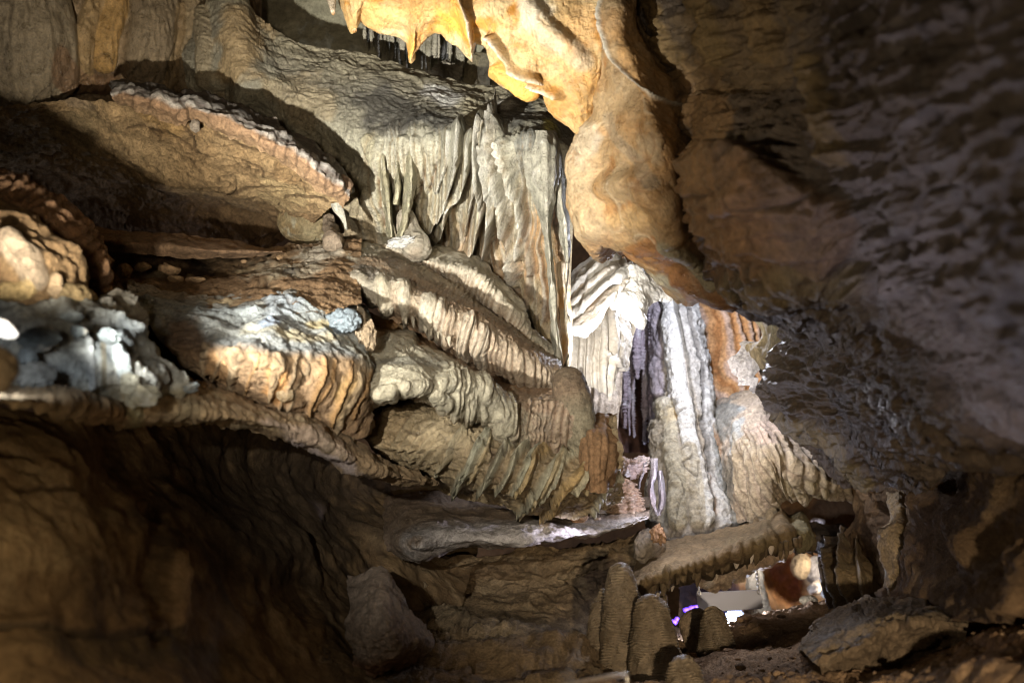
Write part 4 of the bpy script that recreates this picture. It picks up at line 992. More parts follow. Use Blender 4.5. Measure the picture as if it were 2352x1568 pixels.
hb = empty('hanging_rock_body', pt(1480, 300, 5.1), 'massive hanging tan and orange rock body with a pale vein', 'rock')
sheet('rock_body', [
    [(1368, -110, 5.5), (1385, -110, 5.25), (1420, -110, 5.2), (1450, -110, 5.3), (1500, -110, 5.6)],
    [(1362, 60, 5.5), (1380, 60, 5.22), (1415, 60, 5.12), (1448, 70, 5.2), (1475, 60, 5.6)],
    [(1355, 180, 5.5), (1378, 180, 5.25), (1430, 185, 5.08), (1490, 190, 5.0), (1560, 190, 5.35)],
    [(1326, 318, 5.6), (1362, 300, 5.25), (1440, 290, 5.02), (1520, 290, 4.9), (1620, 300, 5.3)],
    [(1308, 400, 5.6), (1350, 390, 5.25), (1440, 390, 5.02), (1540, 395, 4.9), (1660, 410, 5.2)],
    [(1312, 490, 5.6), (1356, 485, 5.28), (1450, 490, 5.05), (1560, 500, 4.95), (1690, 520, 5.2)],
    [(1342, 560, 5.6), (1385, 560, 5.3), (1470, 565, 5.1), (1580, 590, 5.05), (1720, 610, 5.3)],
    [(1372, 596, 5.75), (1402, 560, 5.5), (1446, 588, 5.4), (1545, 646, 5.3), (1720, 664, 5.0)],
    [(1396, 590, 6.0), (1420, 574, 5.9), (1476, 608, 5.7), (1572, 704, 5.5), (1720, 700, 5.2)]],
    [(.36, .21, .085), (.40, .28, .15), (.30, .15, .05)], 'smooth_drapery', res=3.0, parent=hb, cs=5, contrast=2.6, veins=[(6, (.62, .50, .34), .09, .5, .004), (11, (.26, .13, .05), .07, .5, -.008), (25, (.30, .17, .08), .1, .4, -.003)],
    ridges=[([(1388, -60), (1394, 70), (1412, 134), (1452, 183), (1490, 218), (1562, 250)], 5, .05, {'prof': 'sharp', 'rim': (.66, .64, .56), 'rw': 4}),
            ([(1402, 270), (1412, 310), (1450, 350), (1510, 420)], 16, -.08, {'prof': 'soft', 'col': (.3, .24, .16), 'cs': .6}),
            ([(1350, 300), (1345, 370), (1350, 440), (1370, 520)], 44, .10, {'prof': 'soft', 'col': (.44, .34, .21), 'cs': .6}),
            ([(1400, 430), (1470, 420), (1530, 470), (1540, 540)], 46, .08, {'prof': 'soft'}),
            ([(1430, 590), (1500, 560), (1560, 640), (1590, 700)], 26, -.08, {'prof': 'soft', 'col': (.36, .16, .05), 'cs': .8}),
            ([(1530, 560), (1580, 600), (1630, 650)], 26, .07, {'prof': 'soft', 'col': (.40, .36, .24), 'cs': .8}),
            ([(1326, 430), (1330, 455)], 9, -.09, {'prof': 'soft', 'col': (.1, .05, .03)}),
            ([(1560, 640), (1620, 680), (1680, 690)], 28, .07, {'prof': 'soft', 'col': (.36, .17, .07), 'cs': .7})],
    stains_and_shade=[(1360, 340, 22, 60, 8, (.48, .42, .33), .8), (1450, 140, 30, 90, -20, (.5, .28, .1), .7), (1560, 320, 50, 50, 0, (.48, .26, .08), .7), (1500, 340, 40, 50, 0, (.46, .38, .25), .5),
            (1380, 560, 40, 40, 0, (.36, .22, .11), .7), (1510, 600, 60, 30, 30, (.38, .18, .06), .7), (1530, 650, 50, 16, 35, (.5, .47, .34), .8), (1450, 500, 60, 30, 0, (.52, .33, .14), .6), (1585, 470, 40, 90, 0, (.3, .17, .08), .8), (1640, 560, 80, 140, 0, (.16, .10, .05), .95), (1590, 380, 50, 160, -8, (.24, .14, .06), .8), (1620, 300, 40, 120, 0, (.28, .17, .08), .8)],
    noise=((.07, 2, 4), (.025, 7, 5), (.007, 30, 4)), thick=.5, rnd=('b', 26, .12))
rock('lobe_knob', 1325, 462, 5.38, 15, 34, [(.34, .2, .1), (.26, .15, .08)], 'smooth_drapery', parent=hb, amp=.15, seed=2)

# ================================================================== WHITE DRAPERIES LIT BY THE COLUMN LAMP
wd = empty('white_drapery', pt(1400, 690, 6.9), 'brilliant white ruffled drapery with orange bands under the hanging body', 'drapery')
LAY = [
    ([(1300, 650, 7.3), (1330, 612, 7.3), (1368, 582, 7.3), (1398, 562, 7.3), (1420, 562, 7.3)], [(1303, 700, 7.1), (1334, 655, 7.08), (1368, 630, 7.06), (1400, 612, 7.06), (1432, 600, 7.1)], 0),
    ([(1302, 690, 7.2), (1336, 646, 7.2), (1370, 622, 7.2), (1402, 600, 7.2), (1434, 590, 7.2)], [(1304, 724, 7.02), (1338, 688, 6.98), (1372, 654, 6.96), (1410, 628, 6.96), (1444, 610, 7.05)], 1),
    ([(1303, 715, 7.12), (1340, 676, 7.1), (1376, 642, 7.1), (1414, 618, 7.1), (1452, 602, 7.15)], [(1305, 748, 6.95), (1342, 716, 6.88), (1380, 676, 6.85), (1422, 650, 6.87), (1462, 622, 7.0)], 0),
    ([(1304, 735, 7.05), (1342, 702, 7.0), (1382, 664, 7.0), (1424, 640, 7.0), (1462, 612, 7.05)], [(1308, 762, 6.85), (1344, 774, 6.78), (1370, 748, 6.76), (1400, 702, 6.78), (1430, 672, 6.86)], 2),
    ([(1394, 668, 6.98), (1428, 634, 6.96), (1462, 606, 6.96), (1502, 636, 7.0), (1548, 676, 7.06)], [(1400, 704, 6.82), (1432, 724, 6.78), (1474, 758, 6.8), (1492, 702, 6.9), (1545, 690, 7.0)], 3)]
for k, (ta, tb_, kind) in enumerate(LAY):
    mid = [((x0 + x1) / 2, (y0 + y1) / 2 - 3, min(d0, d1) + .03) for (x0, y0, d0), (x1, y1, d1) in zip(ta, tb_)]
    cs_ = [[(.78, .76, .72), (.72, .69, .63)], [(.78, .75, .70), (.72, .52, .26)], [(.76, .73, .67), (.70, .48, .22)], [(.66, .63, .57), (.74, .72, .67)]][kind]
    sheet('drapery_layer', [ta, mid, tb_], cs_, 'translucent_calcite', res=1.9, parent=wd, cs=7, seed=k * 1.7, jag=5,
          vramp=[(0, (.70, .42, .14) if kind in (1, 2) else (.72, .69, .63), .8), (.35, (.78, .75, .70), .6), (1, (.8, .79, .76), .9)],
          noise=((.035, 6, 4), (.012, 18, 4)), thick=.025, contrast=1.4)
sheet('lower_sheet', [
    [(1306, 762, 7.25), (1330, 752, 7.25), (1350, 738, 7.25), (1372, 722, 7.25), (1395, 704, 7.25), (1415, 702, 7.25), (1436, 718, 7.3), (1456, 742, 7.35)],
    [(1302, 800, 7.15), (1326, 810, 7.12), (1346, 800, 7.12), (1368, 790, 7.12), (1390, 780, 7.12), (1412, 780, 7.15), (1434, 785, 7.2), (1450, 790, 7.3)],
    [(1303, 846, 7.1), (1324, 872, 7.05), (1345, 903, 7.03), (1357, 890, 7.03), (1378, 902, 7.02), (1400, 920, 7.03), (1413, 860, 7.1), (1441, 850, 7.25)]],
    [(.62, .58, .50), (.52, .47, .39), (.68, .66, .60)], 'translucent_calcite', res=2.0, parent=wd, cs=8,
    flutes=[(26, .05, 0, .6, 0, 1.2, {'p': 1})], ridges=[([(1335, 852), (1340, 880)], 6, -.05, {'prof': 'soft', 'col': (.12, .1, .08)}), ([(1392, 818), (1420, 845), (1440, 872)], (3, 9), .05, {'prof': 'sharp', 'rim': (.8, .78, .74), 'rw': 2.5})],
    noise=((.02, 8, 4), (.008, 30, 4)), thick=.04, seed=3)
tube('drapery_stem', [(1290, 600, 6.75, 14), (1296, 680, 6.7, 13), (1301, 740, 6.7, 13), (1298, 800, 6.72, 11), (1297, 850, 6.75, 13)], [(.66, .55, .40), (.74, .66, .54), (.6, .4, .2)],
     'translucent_calcite', res=2, parent=wd, noise=((.02, 8, 4),))
o = sheet('pale_wall', [
    [(1338, 860, 7.9), (1380, 850, 7.9), (1430, 850, 7.9)], [(1338, 940, 7.8), (1380, 930, 7.8), (1425, 930, 7.85)], [(1338, 1010, 7.8), (1380, 1010, 7.75), (1412, 1010, 7.8)]],
    [(.50, .43, .35), (.40, .33, .26)], 'dry_limestone', res=3, flutes=[(16, .03, 0, 1, 0, 1.2)], noise=((.03, 6, 4),), thick=.3)
tag(o, 'narrow pale ribbed wall below the white drapery tips', 'rock')
o = tube('stalagmite', [(1398, 948, 6.35, 10), (1404, 980, 6.35, 14), (1410, 1030, 6.35, 18), (1416, 1090, 6.35, 22)], [(.38, .23, .13), (.28, .17, .1)], 'dry_limestone', res=2.4, noise=((.03, 7, 4), (.01, 30, 3)))
tag(o, 'rough brown stub standing right of the draped skirt', 'stalagmite')

# dark recess with violet white stalactites
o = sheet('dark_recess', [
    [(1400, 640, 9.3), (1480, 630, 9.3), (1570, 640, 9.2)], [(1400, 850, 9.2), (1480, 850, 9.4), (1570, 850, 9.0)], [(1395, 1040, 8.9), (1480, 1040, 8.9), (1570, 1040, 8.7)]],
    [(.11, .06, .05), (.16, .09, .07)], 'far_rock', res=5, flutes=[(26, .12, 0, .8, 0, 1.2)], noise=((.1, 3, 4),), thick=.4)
tag(o, 'dark reddish recess behind the hanging violet white stalactites', 'cave recess')
G2 = 'violet white stalactites in the dark recess'
LB = {1482: 'longest knobbly violet white stalactite in the dark recess', 1437: 'thin stalactite ending lowest beside the grey sheet'}
for i, (x, y0, y1, r) in enumerate([(1437, 800, 985, 6), (1428, 780, 960, 6), (1448, 750, 880, 7), (1456, 760, 900, 6), (1464, 740, 872, 9), (1474, 735, 850, 7), (1482, 720, 1020, 8), (1492, 725, 1015, 7), (1500, 720, 970, 7),
                                   (1508, 715, 900, 6), (1446, 900, 1000, 4), (1455, 880, 1005, 4), (1497, 800, 1000, 5), (1512, 740, 990, 6)]):
    dd = 8.6 + .05 * (i % 4)
    o = tube('stalactite', [(x, y0 - 40, dd, r), (x - 1, (y0 + y1) / 2, dd, r * .85), (x + (i % 3 - 1) * 2, y1, dd, r * .35)], [(.52, .48, .55), (.38, .32, .38), (.66, .64, .70)], 'crusty_limestone', res=2,
             ripple=(7, .012), noise=((.012, 14, 3),), seed=i)
    tag(o, LB.get(x, 'knobbly violet white stalactite hanging among its like in the dark recess'), 'stalactite', G2 if x not in LB else None)

# ================================================================== WHITE AND STRIPED COLUMNS, FLOWSTONE DOME
rd = [([(1538, 650), (1548, 760), (1558, 850), (1575, 940), (1590, 1020), (1612, 1100), (1626, 1190)], (22, 16), .22, {'col': (.60, .60, .58)}),
      ([(1560, 650), (1580, 780), (1602, 880), (1620, 960)], (12, 9), .16, {'col': (.36, .35, .33)}),
      ([(1580, 660), (1600, 780), (1618, 870), (1625, 960), (1640, 1060), (1668, 1200)], (15, 14), .22, {'col': (.56, .56, .55)}),
      ([(1508, 680), (1512, 800), (1510, 900)], 14, .15, {'col': (.36, .32, .38)}),
      ([(1568, 650), (1590, 780), (1606, 880), (1612, 960), (1630, 1080)], 5, -.08, {'prof': 'soft', 'col': (.10, .09, .08), 'boost': 2}),
      ([(1550, 660), (1572, 800), (1590, 900), (1600, 1000), (1620, 1100), (1640, 1200)], 5, -.08, {'prof': 'soft', 'col': (.12, .11, .09), 'boost': 2}),
      ([(1523, 700), (1530, 820), (1536, 920), (1545, 960)], 4, -.08, {'prof': 'soft', 'col': (.14, .12, .14), 'boost': 2}),
      ([(1530, 760), (1534, 860), (1540, 930)], 6, .05, {'col': (.62, .62, .66)}),
      ([(1532, 930), (1540, 1000), (1556, 1080), (1560, 1200)], (22, 20), .24, {'col': (.40, .36, .26)}),
      ([(1520, 980), (1512, 1080), (1505, 1200)], 22, .2, {'col': (.28, .24, .18)}),
      ([(1580, 1040), (1592, 1120), (1600, 1200)], 17, .18, {'col': (.36, .32, .24)}),
      ([(1640, 1000), (1660, 1100), (1690, 1195)], 17, .15, {'col': (.32, .33, .32)})]
o = sheet('fluted_column', [
    [(1490, 660, 8.7), (1530, 655, 8.5), (1570, 655, 8.45), (1605, 660, 8.6)],
    [(1500, 800, 8.6), (1545, 800, 8.3), (1590, 800, 8.25), (1612, 800, 8.5)],
    [(1502, 930, 8.4), (1550, 930, 8.1), (1600, 930, 8.05), (1645, 930, 8.3)],
    [(1496, 1080, 8.1), (1550, 1080, 7.85), (1620, 1080, 7.85), (1690, 1080, 8.1)],
    [(1478, 1240, 7.8), (1550, 1240, 7.6), (1640, 1240, 7.6), (1740, 1225, 7.9)]],
    [(.42, .40, .37), (.32, .28, .23), (.54, .53, .52)], 'crusty_limestone', res=2.4, ridges=rd, contrast=2.4, veins=[(9, (.08, .07, .06), .08, .7, -.015, (1.6, 1, .35))],
    vramp=[(0, (.5, .5, .52), .6), (.4, (.46, .44, .41), .4), (.6, (.32, .27, .2), .4), (1, (.25, .22, .18), .6)],
    stains_and_shade=[(1552, 950, 16, 26, 20, (.55, .33, .08), .8), (1625, 1120, 16, 80, -12, (.36, .18, .08), .6), (1530, 1060, 22, 70, 0, (.36, .31, .22), .6), (1520, 1180, 40, 50, 0, (.17, .165, .14), .7)],
    noise=((.04, 5, 5), (.022, 16, 4), (.008, 45, 3)), thick=.5)
tag(o, 'tall grey white fluted column widening to a knotted brown foot', 'column')
o = sheet('striped_curtain', [
    [(1575, 640, 8.9), (1640, 640, 8.8), (1720, 640, 8.9)], [(1588, 740, 8.8), (1665, 740, 8.7), (1750, 740, 8.9)], [(1605, 840, 8.7), (1695, 840, 8.6), (1790, 840, 8.85)], [(1625, 960, 8.6), (1725, 960, 8.5), (1820, 960, 8.8)]],
    [(.56, .32, .15), (.50, .27, .12), (.42, .24, .13)], 'crusty_limestone', res=2.3,
    flutes=[(25, .14, -15, .9, -.1, 1.3, {'p': .9, 'crest': (.56, .46, .42), 'cst': .6, 'groove': (.34, .15, .05), 'boost': 1.3}), (6, .010, 88, 2, -.1, 1.3)],
    noise=((.03, 6, 4), (.014, 22, 4)), thick=.4)
tag(o, 'curtain of slanting orange ribs with white crests', 'flowstone')
rd = []
for pts in ([(1690, 1000), (1706, 1090), (1722, 1150), (1738, 1192)], [(1712, 1010), (1726, 1090), (1745, 1150), (1762, 1186)], [(1730, 1020), (1748, 1090), (1768, 1140), (1786, 1180)],
            [(1746, 1030), (1772, 1090), (1810, 1120), (1850, 1136)], [(1760, 1030), (1795, 1080), (1845, 1104), (1890, 1118)], [(1775, 1030), (1820, 1068), (1880, 1092), (1940, 1122)]):
    rd.append((pts, 9, .11, {'col': (.50, .42, .29), 'amp': (.4, 1), 'warp': 4, 'cs': .6, 'boost': 1.9}))
o = sheet('flowstone_dome', [
    [(1618, 925, 8.6), (1680, 905, 8.5), (1745, 893, 8.4), (1790, 915, 8.4), (1850, 960, 8.3), (1960, 1040, 8.0)],
    [(1632, 980, 8.1), (1690, 950, 7.85), (1745, 940, 7.75), (1790, 960, 7.8), (1850, 1010, 7.8), (1965, 1070, 7.7)],
    [(1648, 1050, 7.85), (1700, 1020, 7.5), (1745, 1010, 7.35), (1785, 1020, 7.35), (1850, 1050, 7.4), (1970, 1100, 7.5)],
    [(1668, 1120, 7.8), (1710, 1100, 7.5), (1752, 1090, 7.3), (1790, 1080, 7.3), (1860, 1090, 7.3), (1978, 1125, 7.5)],
    [(1690, 1200, 7.8), (1728, 1195, 7.65), (1765, 1188, 7.5), (1795, 1150, 7.5), (1870, 1140, 7.5), (1985, 1155, 7.6)]],
    [(.50, .41, .32), (.42, .33, .23), (.58, .48, .38)], 'crusty_limestone', res=2.5, ridges=rd, cs=3, flutes=[(15, .03, -24, .9, .42, 1.2, {'boost': 1.5, 'groove': (.26, .2, .14), 'x': (1690, 2000)}), (12, .02, -6, 1.0, -.1, 1.2, {'x': (1600, 1700)})], veins=[(8, (.16, .12, .09), .07, .6, -.012, (1, 1, .6))],
    stains_and_shade=[(1660, 960, 30, 70, 25, (.22, .22, .20), .9), (1668, 1090, 24, 80, -12, (.24, .23, .20), .8), (1690, 1000, 14, 60, 15, (.40, .44, .44), .7), (1770, 990, 50, 50, 0, (.58, .44, .35), .8), (1850, 1110, 90, 26, 15, (.33, .28, .16), .7),
            (1640, 1020, 12, 60, -5, (.38, .22, .12), .7)],
    noise=((.05, 3, 4), (.020, 14, 5), (.010, 40, 3)), thick=.4)
tag(o, 'pinkish rounded flowstone dome with trunk like runnels', 'flowstone')
# leaf shaped rock and white lattice right of the stripes
o = sheet('leaf_rock', [
    [(1690, 680, 6.9), (1715, 676, 6.7), (1760, 676, 6.5), (1800, 680, 6.4), (1850, 690, 6.3)],
    [(1720, 735, 6.8), (1742, 735, 6.6), (1775, 735, 6.4), (1820, 735, 6.2), (1870, 735, 6.1)],
    [(1742, 775, 6.8), (1758, 785, 6.6), (1780, 790, 6.4), (1820, 800, 6.2), (1880, 800, 6.1)],
    [(1712, 800, 6.9), (1745, 822, 6.7), (1780, 840, 6.5), (1830, 850, 6.3), (1890, 850, 6.2)],
    [(1760, 890, 7.0), (1775, 892, 6.8), (1800, 895, 6.6), (1850, 900, 6.4), (1900, 900, 6.3)]],
    [(.33, .27, .16), (.26, .2, .11), (.40, .36, .24)], 'dry_limestone', res=3, noise=((.07, 3, 5), (.02, 14, 5)), thick=.3,
    ridges=[([(1700, 690), (1760, 720), (1790, 700)], 8, .04, {'prof': 'soft'}), ([(1800, 740), (1820, 780), (1760, 830)], 7, .05, {'prof': 'soft', 'col': (.44, .4, .28)})])
tag(o, 'olive tan jagged rock flank right of the striped curtain', 'rock')
o = sheet('crystal_lattice', [
    [(1722, 782, 6.95), (1740, 790, 6.9), (1768, 815, 6.85)], [(1690, 830, 7.05), (1715, 840, 6.95), (1745, 852, 6.85)], [(1712, 868, 7.05), (1740, 890, 6.95), (1768, 905, 6.9)]],
    [(.5, .46, .44), (.3, .25, .22)], 'crusty_limestone', res=1.8, noise=((.05, 14, 3, (1, 1, 1), True), (.03, 30, 3)), thick=.1, scallops=[(.07, 16, (1, 1, 1))],
    vramp=[(0, (.6, .57, .56), .6), (1, (.66, .64, .64), .5)])
tag(o, 'small white lace like crystal crust on a rock edge', 'crystal')

# ================================================================== RIGHT HAND CEILING AND WALL
o = sheet('cave_ceiling', [
    [(1420, -140, 5.9), (1640, -140, 5.0), (1830, -140, 4.5), (2050, -140, 3.5), (2352, -140, 2.7), (2700, -140, 2.05), (3200, -140, 1.7)],
    [(1440, 60, 5.8), (1640, 60, 4.9), (1830, 60, 4.4), (2050, 60, 3.45), (2352, 60, 2.6), (2700, 60, 2.0), (3200, 60, 1.7)],
    [(1500, 190, 5.5), (1640, 200, 4.9), (1840, 200, 4.3), (2050, 210, 3.4), (2352, 210, 2.55), (2700, 200, 1.95), (3200, 200, 1.6)],
    [(1560, 300, 5.2), (1680, 300, 4.5), (1880, 300, 4.0), (2060, 310, 3.4), (2352, 310, 2.5), (2700, 300, 1.9), (3200, 300, 1.55)],
    [(1600, 430, 5.0), (1720, 430, 4.2), (1930, 430, 3.9), (2060, 440, 3.5), (2352, 440, 2.55), (2700, 430, 1.9), (3200, 430, 1.5)],
    [(1640, 590, 5.1), (1770, 590, 4.4), (1940, 590, 4.1), (2080, 590, 3.6), (2352, 590, 2.6), (2700, 580, 1.9), (3200, 580, 1.5)],
    [(1655, 692, 5.5), (1800, 694, 5.1), (1940, 700, 4.6), (2100, 700, 3.7), (2352, 700, 2.7), (2700, 700, 2.0), (3200, 700, 1.5)],
    [(1800, 735, 6.0), (1860, 780, 5.7), (1960, 800, 5.2), (2110, 800, 4.1), (2352, 800, 2.9), (2700, 800, 2.1), (3200, 800, 1.6)],
    [(1760, 880, 6.4), (1840, 890, 6.0), (1960, 910, 5.5), (2110, 900, 4.4), (2352, 890, 3.1), (2700, 880, 2.2), (3200, 880, 1.7)],
    [(1806, 965, 6.4), (1880, 985, 6.0), (1990, 1000, 5.5), (2130, 990, 4.6), (2352, 960, 3.5), (2700, 940, 2.5), (3200, 940, 1.9)],
    [(1885, 1060, 6.9), (1950, 1110, 6.4), (2050, 1120, 5.9), (2160, 1090, 5.2), (2352, 1040, 4.2), (2700, 1000, 3.1), (3200, 1000, 2.3)]],
    [(.125, .095, .07), (.085, .06, .038), (.17, .14, .12)], 'wet_wall', res=3.2, cs=1.4, veins=[(5, (.05, .035, .025), .08, .7, -.02, (.5, .5, 2))],
    ridges=[([(1500, -60), (1540, 60), (1570, 130)], 34, .2, {'prof': 'soft', 'col': (.20, .13, .05)}), ([(1600, -60), (1640, 50), (1660, 130)], 36, .22, {'prof': 'soft', 'col': (.26, .18, .075)}),
            ([(1720, -60), (1745, 40), (1770, 120)], 44, .22, {'prof': 'soft', 'col': (.24, .16, .07)}), ([(1820, -60), (1840, 30)], 26, .16, {'prof': 'soft', 'col': (.2, .14, .07)}),
            ([(1650, 420), (1780, 480), (1900, 520)], 95, .34, {'prof': 'box', 'warp': 26, 'col': (.22, .12, .05), 'cs': .5}), ([(1900, 160), (1930, 250), (1930, 350)], 46, .2, {'prof': 'soft', 'col': (.28, .19, .07), 'cs': .6}),
            ([(1720, 640), (1850, 620), (1980, 640)], 55, .18, {'prof': 'soft', 'col': (.25, .19, .09), 'cs': .5}), ([(1680, 660), (1760, 700), (1900, 690)], 8, -.12, {'prof': 'soft', 'col': (.04, .03, .03)}),
            ([(1790, 800), (1900, 850), (2020, 800), (2080, 760)], 64, -.5, {'prof': 'soft', 'warp': 20, 'col': (.11, .075, .04), 'cs': .8}), ([(1930, 900), (1960, 960), (2020, 1000)], 40, -.35, {'prof': 'soft', 'warp': 16, 'col': (.07, .05, .04), 'cs': .8}),
            ([(1780, 870), (1900, 890), (1980, 860)], 12, .1, {'prof': 'soft'}), ([(1800, 960), (1900, 1010), (1990, 1100)], 30, .12, {'prof': 'soft', 'col': (.30, .25, .15)})],
    scallops=[(.030, 7, (.8, .5, 1.8))],
    noise=((.10, 1.4, 5), (.05, 4.5, 4, (.7, .55, 3.2), True), (.010, 11, 4, (.8, .6, 2.6), True), (.006, 28, 3)), thick=.5, contrast=2,
    stains_and_shade=[(1640, 300, 70, 200, -12, (.32, .19, .08), .8), (1730, 520, 120, 130, 0, (.24, .13, .06), .7), (1700, 120, 160, 140, 0, (.25, .17, .08), .6), (2000, 560, 200, 200, 0, (.22, .19, .17), .4)])
tag(o, kind='structure')

# lower right dark wall
o = sheet('right_wall', [
    [(1960, 1090, 7.4), (2100, 1090, 6.6), (2352, 1010, 4.6), (2750, 960, 3.3), (3200, 950, 2.4)],
    [(1960, 1200, 7.6), (2100, 1200, 6.4), (2352, 1180, 4.4), (2750, 1160, 3.1), (3200, 1150, 2.3)],
    [(1960, 1320, 7.4), (2110, 1320, 6.0), (2352, 1300, 4.2), (2750, 1300, 2.9), (3200, 1300, 2.2)],
    [(1960, 1430, 7.2), (2120, 1430, 5.6), (2352, 1430, 4.0), (2750, 1430, 2.7), (3200, 1430, 2.1)]],
    [(.17, .11, .06), (.12, .075, .042), (.22, .15, .085)], 'clay_ground', res=4.2, noise=((.2, 1.2, 5), (.08, 5, 5), (.025, 18, 4)), thick=.5,
    ridges=[([(2180, 1180), (2260, 1260), (2300, 1380)], 60, .25, {'prof': 'soft'})])
tag(o, kind='structure')

# lower left cavern
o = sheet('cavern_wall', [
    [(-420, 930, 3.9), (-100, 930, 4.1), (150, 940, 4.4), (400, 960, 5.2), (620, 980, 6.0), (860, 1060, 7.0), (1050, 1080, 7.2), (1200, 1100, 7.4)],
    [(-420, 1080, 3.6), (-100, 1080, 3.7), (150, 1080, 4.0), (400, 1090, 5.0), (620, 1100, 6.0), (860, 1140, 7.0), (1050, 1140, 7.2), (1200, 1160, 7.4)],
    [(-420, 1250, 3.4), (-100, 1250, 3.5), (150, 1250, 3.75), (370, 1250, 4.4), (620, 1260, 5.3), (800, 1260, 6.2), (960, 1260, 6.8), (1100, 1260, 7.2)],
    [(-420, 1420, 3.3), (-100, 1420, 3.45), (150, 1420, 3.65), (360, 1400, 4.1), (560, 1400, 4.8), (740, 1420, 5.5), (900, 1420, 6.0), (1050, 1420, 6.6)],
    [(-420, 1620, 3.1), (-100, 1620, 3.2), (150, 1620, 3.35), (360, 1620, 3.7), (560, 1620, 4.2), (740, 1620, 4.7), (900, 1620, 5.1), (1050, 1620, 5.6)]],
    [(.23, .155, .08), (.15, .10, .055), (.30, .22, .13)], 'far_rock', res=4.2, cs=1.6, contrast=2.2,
    stains_and_shade=[(600, 1150, 330, 260, 0, (.065, .045, .027), .9), (110, 1200, 150, 150, 0, (.38, .29, .17), .6), (320, 1500, 300, 50, 0, (.07, .055, .03), .6)],  # paints the unlit cavern middle dark and the lit left patch pale
    ridges=[([(405, 1290), (412, 1360), (420, 1440)], 30, .10, {'prof': 'soft', 'col': (.30, .21, .12)}), ([(350, 1180), (355, 1300), (355, 1480)], 30, -.12, {'prof': 'soft'}),
            ([(0, 1455), (200, 1460), (420, 1450)], 16, -.12, {'prof': 'soft', 'col': (.06, .045, .03)}), ([(60, 1110), (150, 1120), (200, 1130)], 8, -.06, {'prof': 'soft', 'col': (.08, .05, .03)})],
    noise=((.10, 1.3, 5), (.05, 4.5, 5, (.8, 1, 1.3)), (.008, 16, 4)), thick=.6)
tag(o, kind='structure')

# ================================================================== LIT SHELF AND ALCOVE BELOW THE TIERS
sh = empty('lit_shelf', pt(1150, 1230, 6.4), 'long smooth shelf catching a strip of violet white light', 'rock ledge')
sheet('shelf_body', [
    [(800, 1170, 7.6), (900, 1140, 7.0), (1060, 1120, 7.1), (1230, 1140, 7.1), (1380, 1160, 7.2), (1492, 1140, 7.2)],
    [(815, 1190, 7.3), (930, 1180, 6.6), (1080, 1172, 6.7), (1240, 1180, 6.75), (1390, 1180, 6.8), (1492, 1165, 6.9)],
    [(820, 1215, 7.1), (940, 1215, 6.25), (1090, 1205, 6.35), (1245, 1200, 6.4), (1395, 1195, 6.5), (1490, 1178, 6.65)],
    [(825, 1240, 7.0), (945, 1240, 6.05), (1040, 1228, 6.15), (1240, 1222, 6.25), (1400, 1208, 6.4), (1490, 1184, 6.6)],
    [(828, 1262, 7.0), (950, 1268, 6.08), (1030, 1252, 6.15), (1240, 1244, 6.25), (1402, 1220, 6.4), (1488, 1190, 6.6)],
    [(830, 1275, 7.1), (955, 1284, 6.3), (1036, 1262, 6.35), (1240, 1250, 6.45), (1402, 1226, 6.6), (1488, 1194, 6.75)]],
    [(.32, .27, .22), (.42, .38, .34)], 'dry_limestone', res=2.6, parent=sh,
    vramp=[(0, (.2, .13, .08), .9), (.3, (.22, .155, .10), .8), (.5, (.40, .37, .36), .6), (.8, (.48, .45, .44), .8), (1, (.28, .21, .15), .8)], stains_and_shade=[(890, 1235, 70, 60, 0, (.20, .14, .09), .85), (1120, 1180, 260, 22, 0, (.2, .14, .09), .8)],  # paler band paints the lit strip, brown entries darken around it
    noise=((.05, 2.2, 4), (.03, 7, 4, (.7, 1, 2)), (.014, 20, 4, (.6, 1, 2)), (.006, 50, 3)), thick=.6, veins=[(6, (.10, .07, .05), .07, .6, -.01, (.6, 1, 1.6))])
sheet('alcove', [
    [(780, 1250, 7.2), (900, 1262, 6.7), (1040, 1258, 6.8), (1240, 1248, 6.9), (1400, 1222, 7.1), (1510, 1190, 7.2)],
    [(780, 1310, 7.0), (900, 1320, 6.8), (1040, 1320, 7.2), (1240, 1310, 7.4), (1400, 1300, 7.5), (1520, 1290, 7.5)],
    [(770, 1380, 6.6), (900, 1390, 6.4), (1040, 1390, 6.9), (1240, 1380, 7.2), (1400, 1390, 7.3), (1530, 1390, 7.3)],
    [(740, 1460, 5.5), (900, 1450, 5.8), (1040, 1440, 6.1), (1240, 1440, 6.4), (1400, 1460, 6.6), (1540, 1460, 6.8)],
    [(700, 1640, 4.8), (900, 1640, 4.9), (1040, 1640, 5.0), (1240, 1640, 5.0), (1420, 1640, 5.2), (1640, 1640, 5.4)]],
    [(.30, .22, .13), (.24, .17, .10), (.36, .28, .18)], 'dry_limestone', res=3.2, parent=sh, contrast=2.2, veins=[(4, (.08, .055, .035), .06, .7, -.02, (.5, 1, 2)), (12, (.1, .07, .05), .07, .5, -.008, (.6, 1, 1.6))],
    stains_and_shade=[(1180, 1350, 120, 50, 20, (.36, .27, .17), .7), (1400, 1330, 90, 60, 0, (.10, .065, .045), .9), (1080, 1310, 130, 30, 0, (.2, .135, .08), .6)],
    ridges=[([(900, 1340), (1000, 1420), (1100, 1470), (1300, 1500)], 26, .10, {'prof': 'soft', 'col': (.33, .26, .17)}), ([(1000, 1500), (1200, 1530), (1400, 1500)], 30, .10, {'prof': 'soft'}),
            ([(1240, 1300), (1260, 1360), (1330, 1410)], 24, .12, {'prof': 'soft'})],
    noise=((.12, 1.6, 5), (.05, 6, 5, (.6, 1, 1.6), True), (.014, 24, 4)), thick=.5, seed=2)
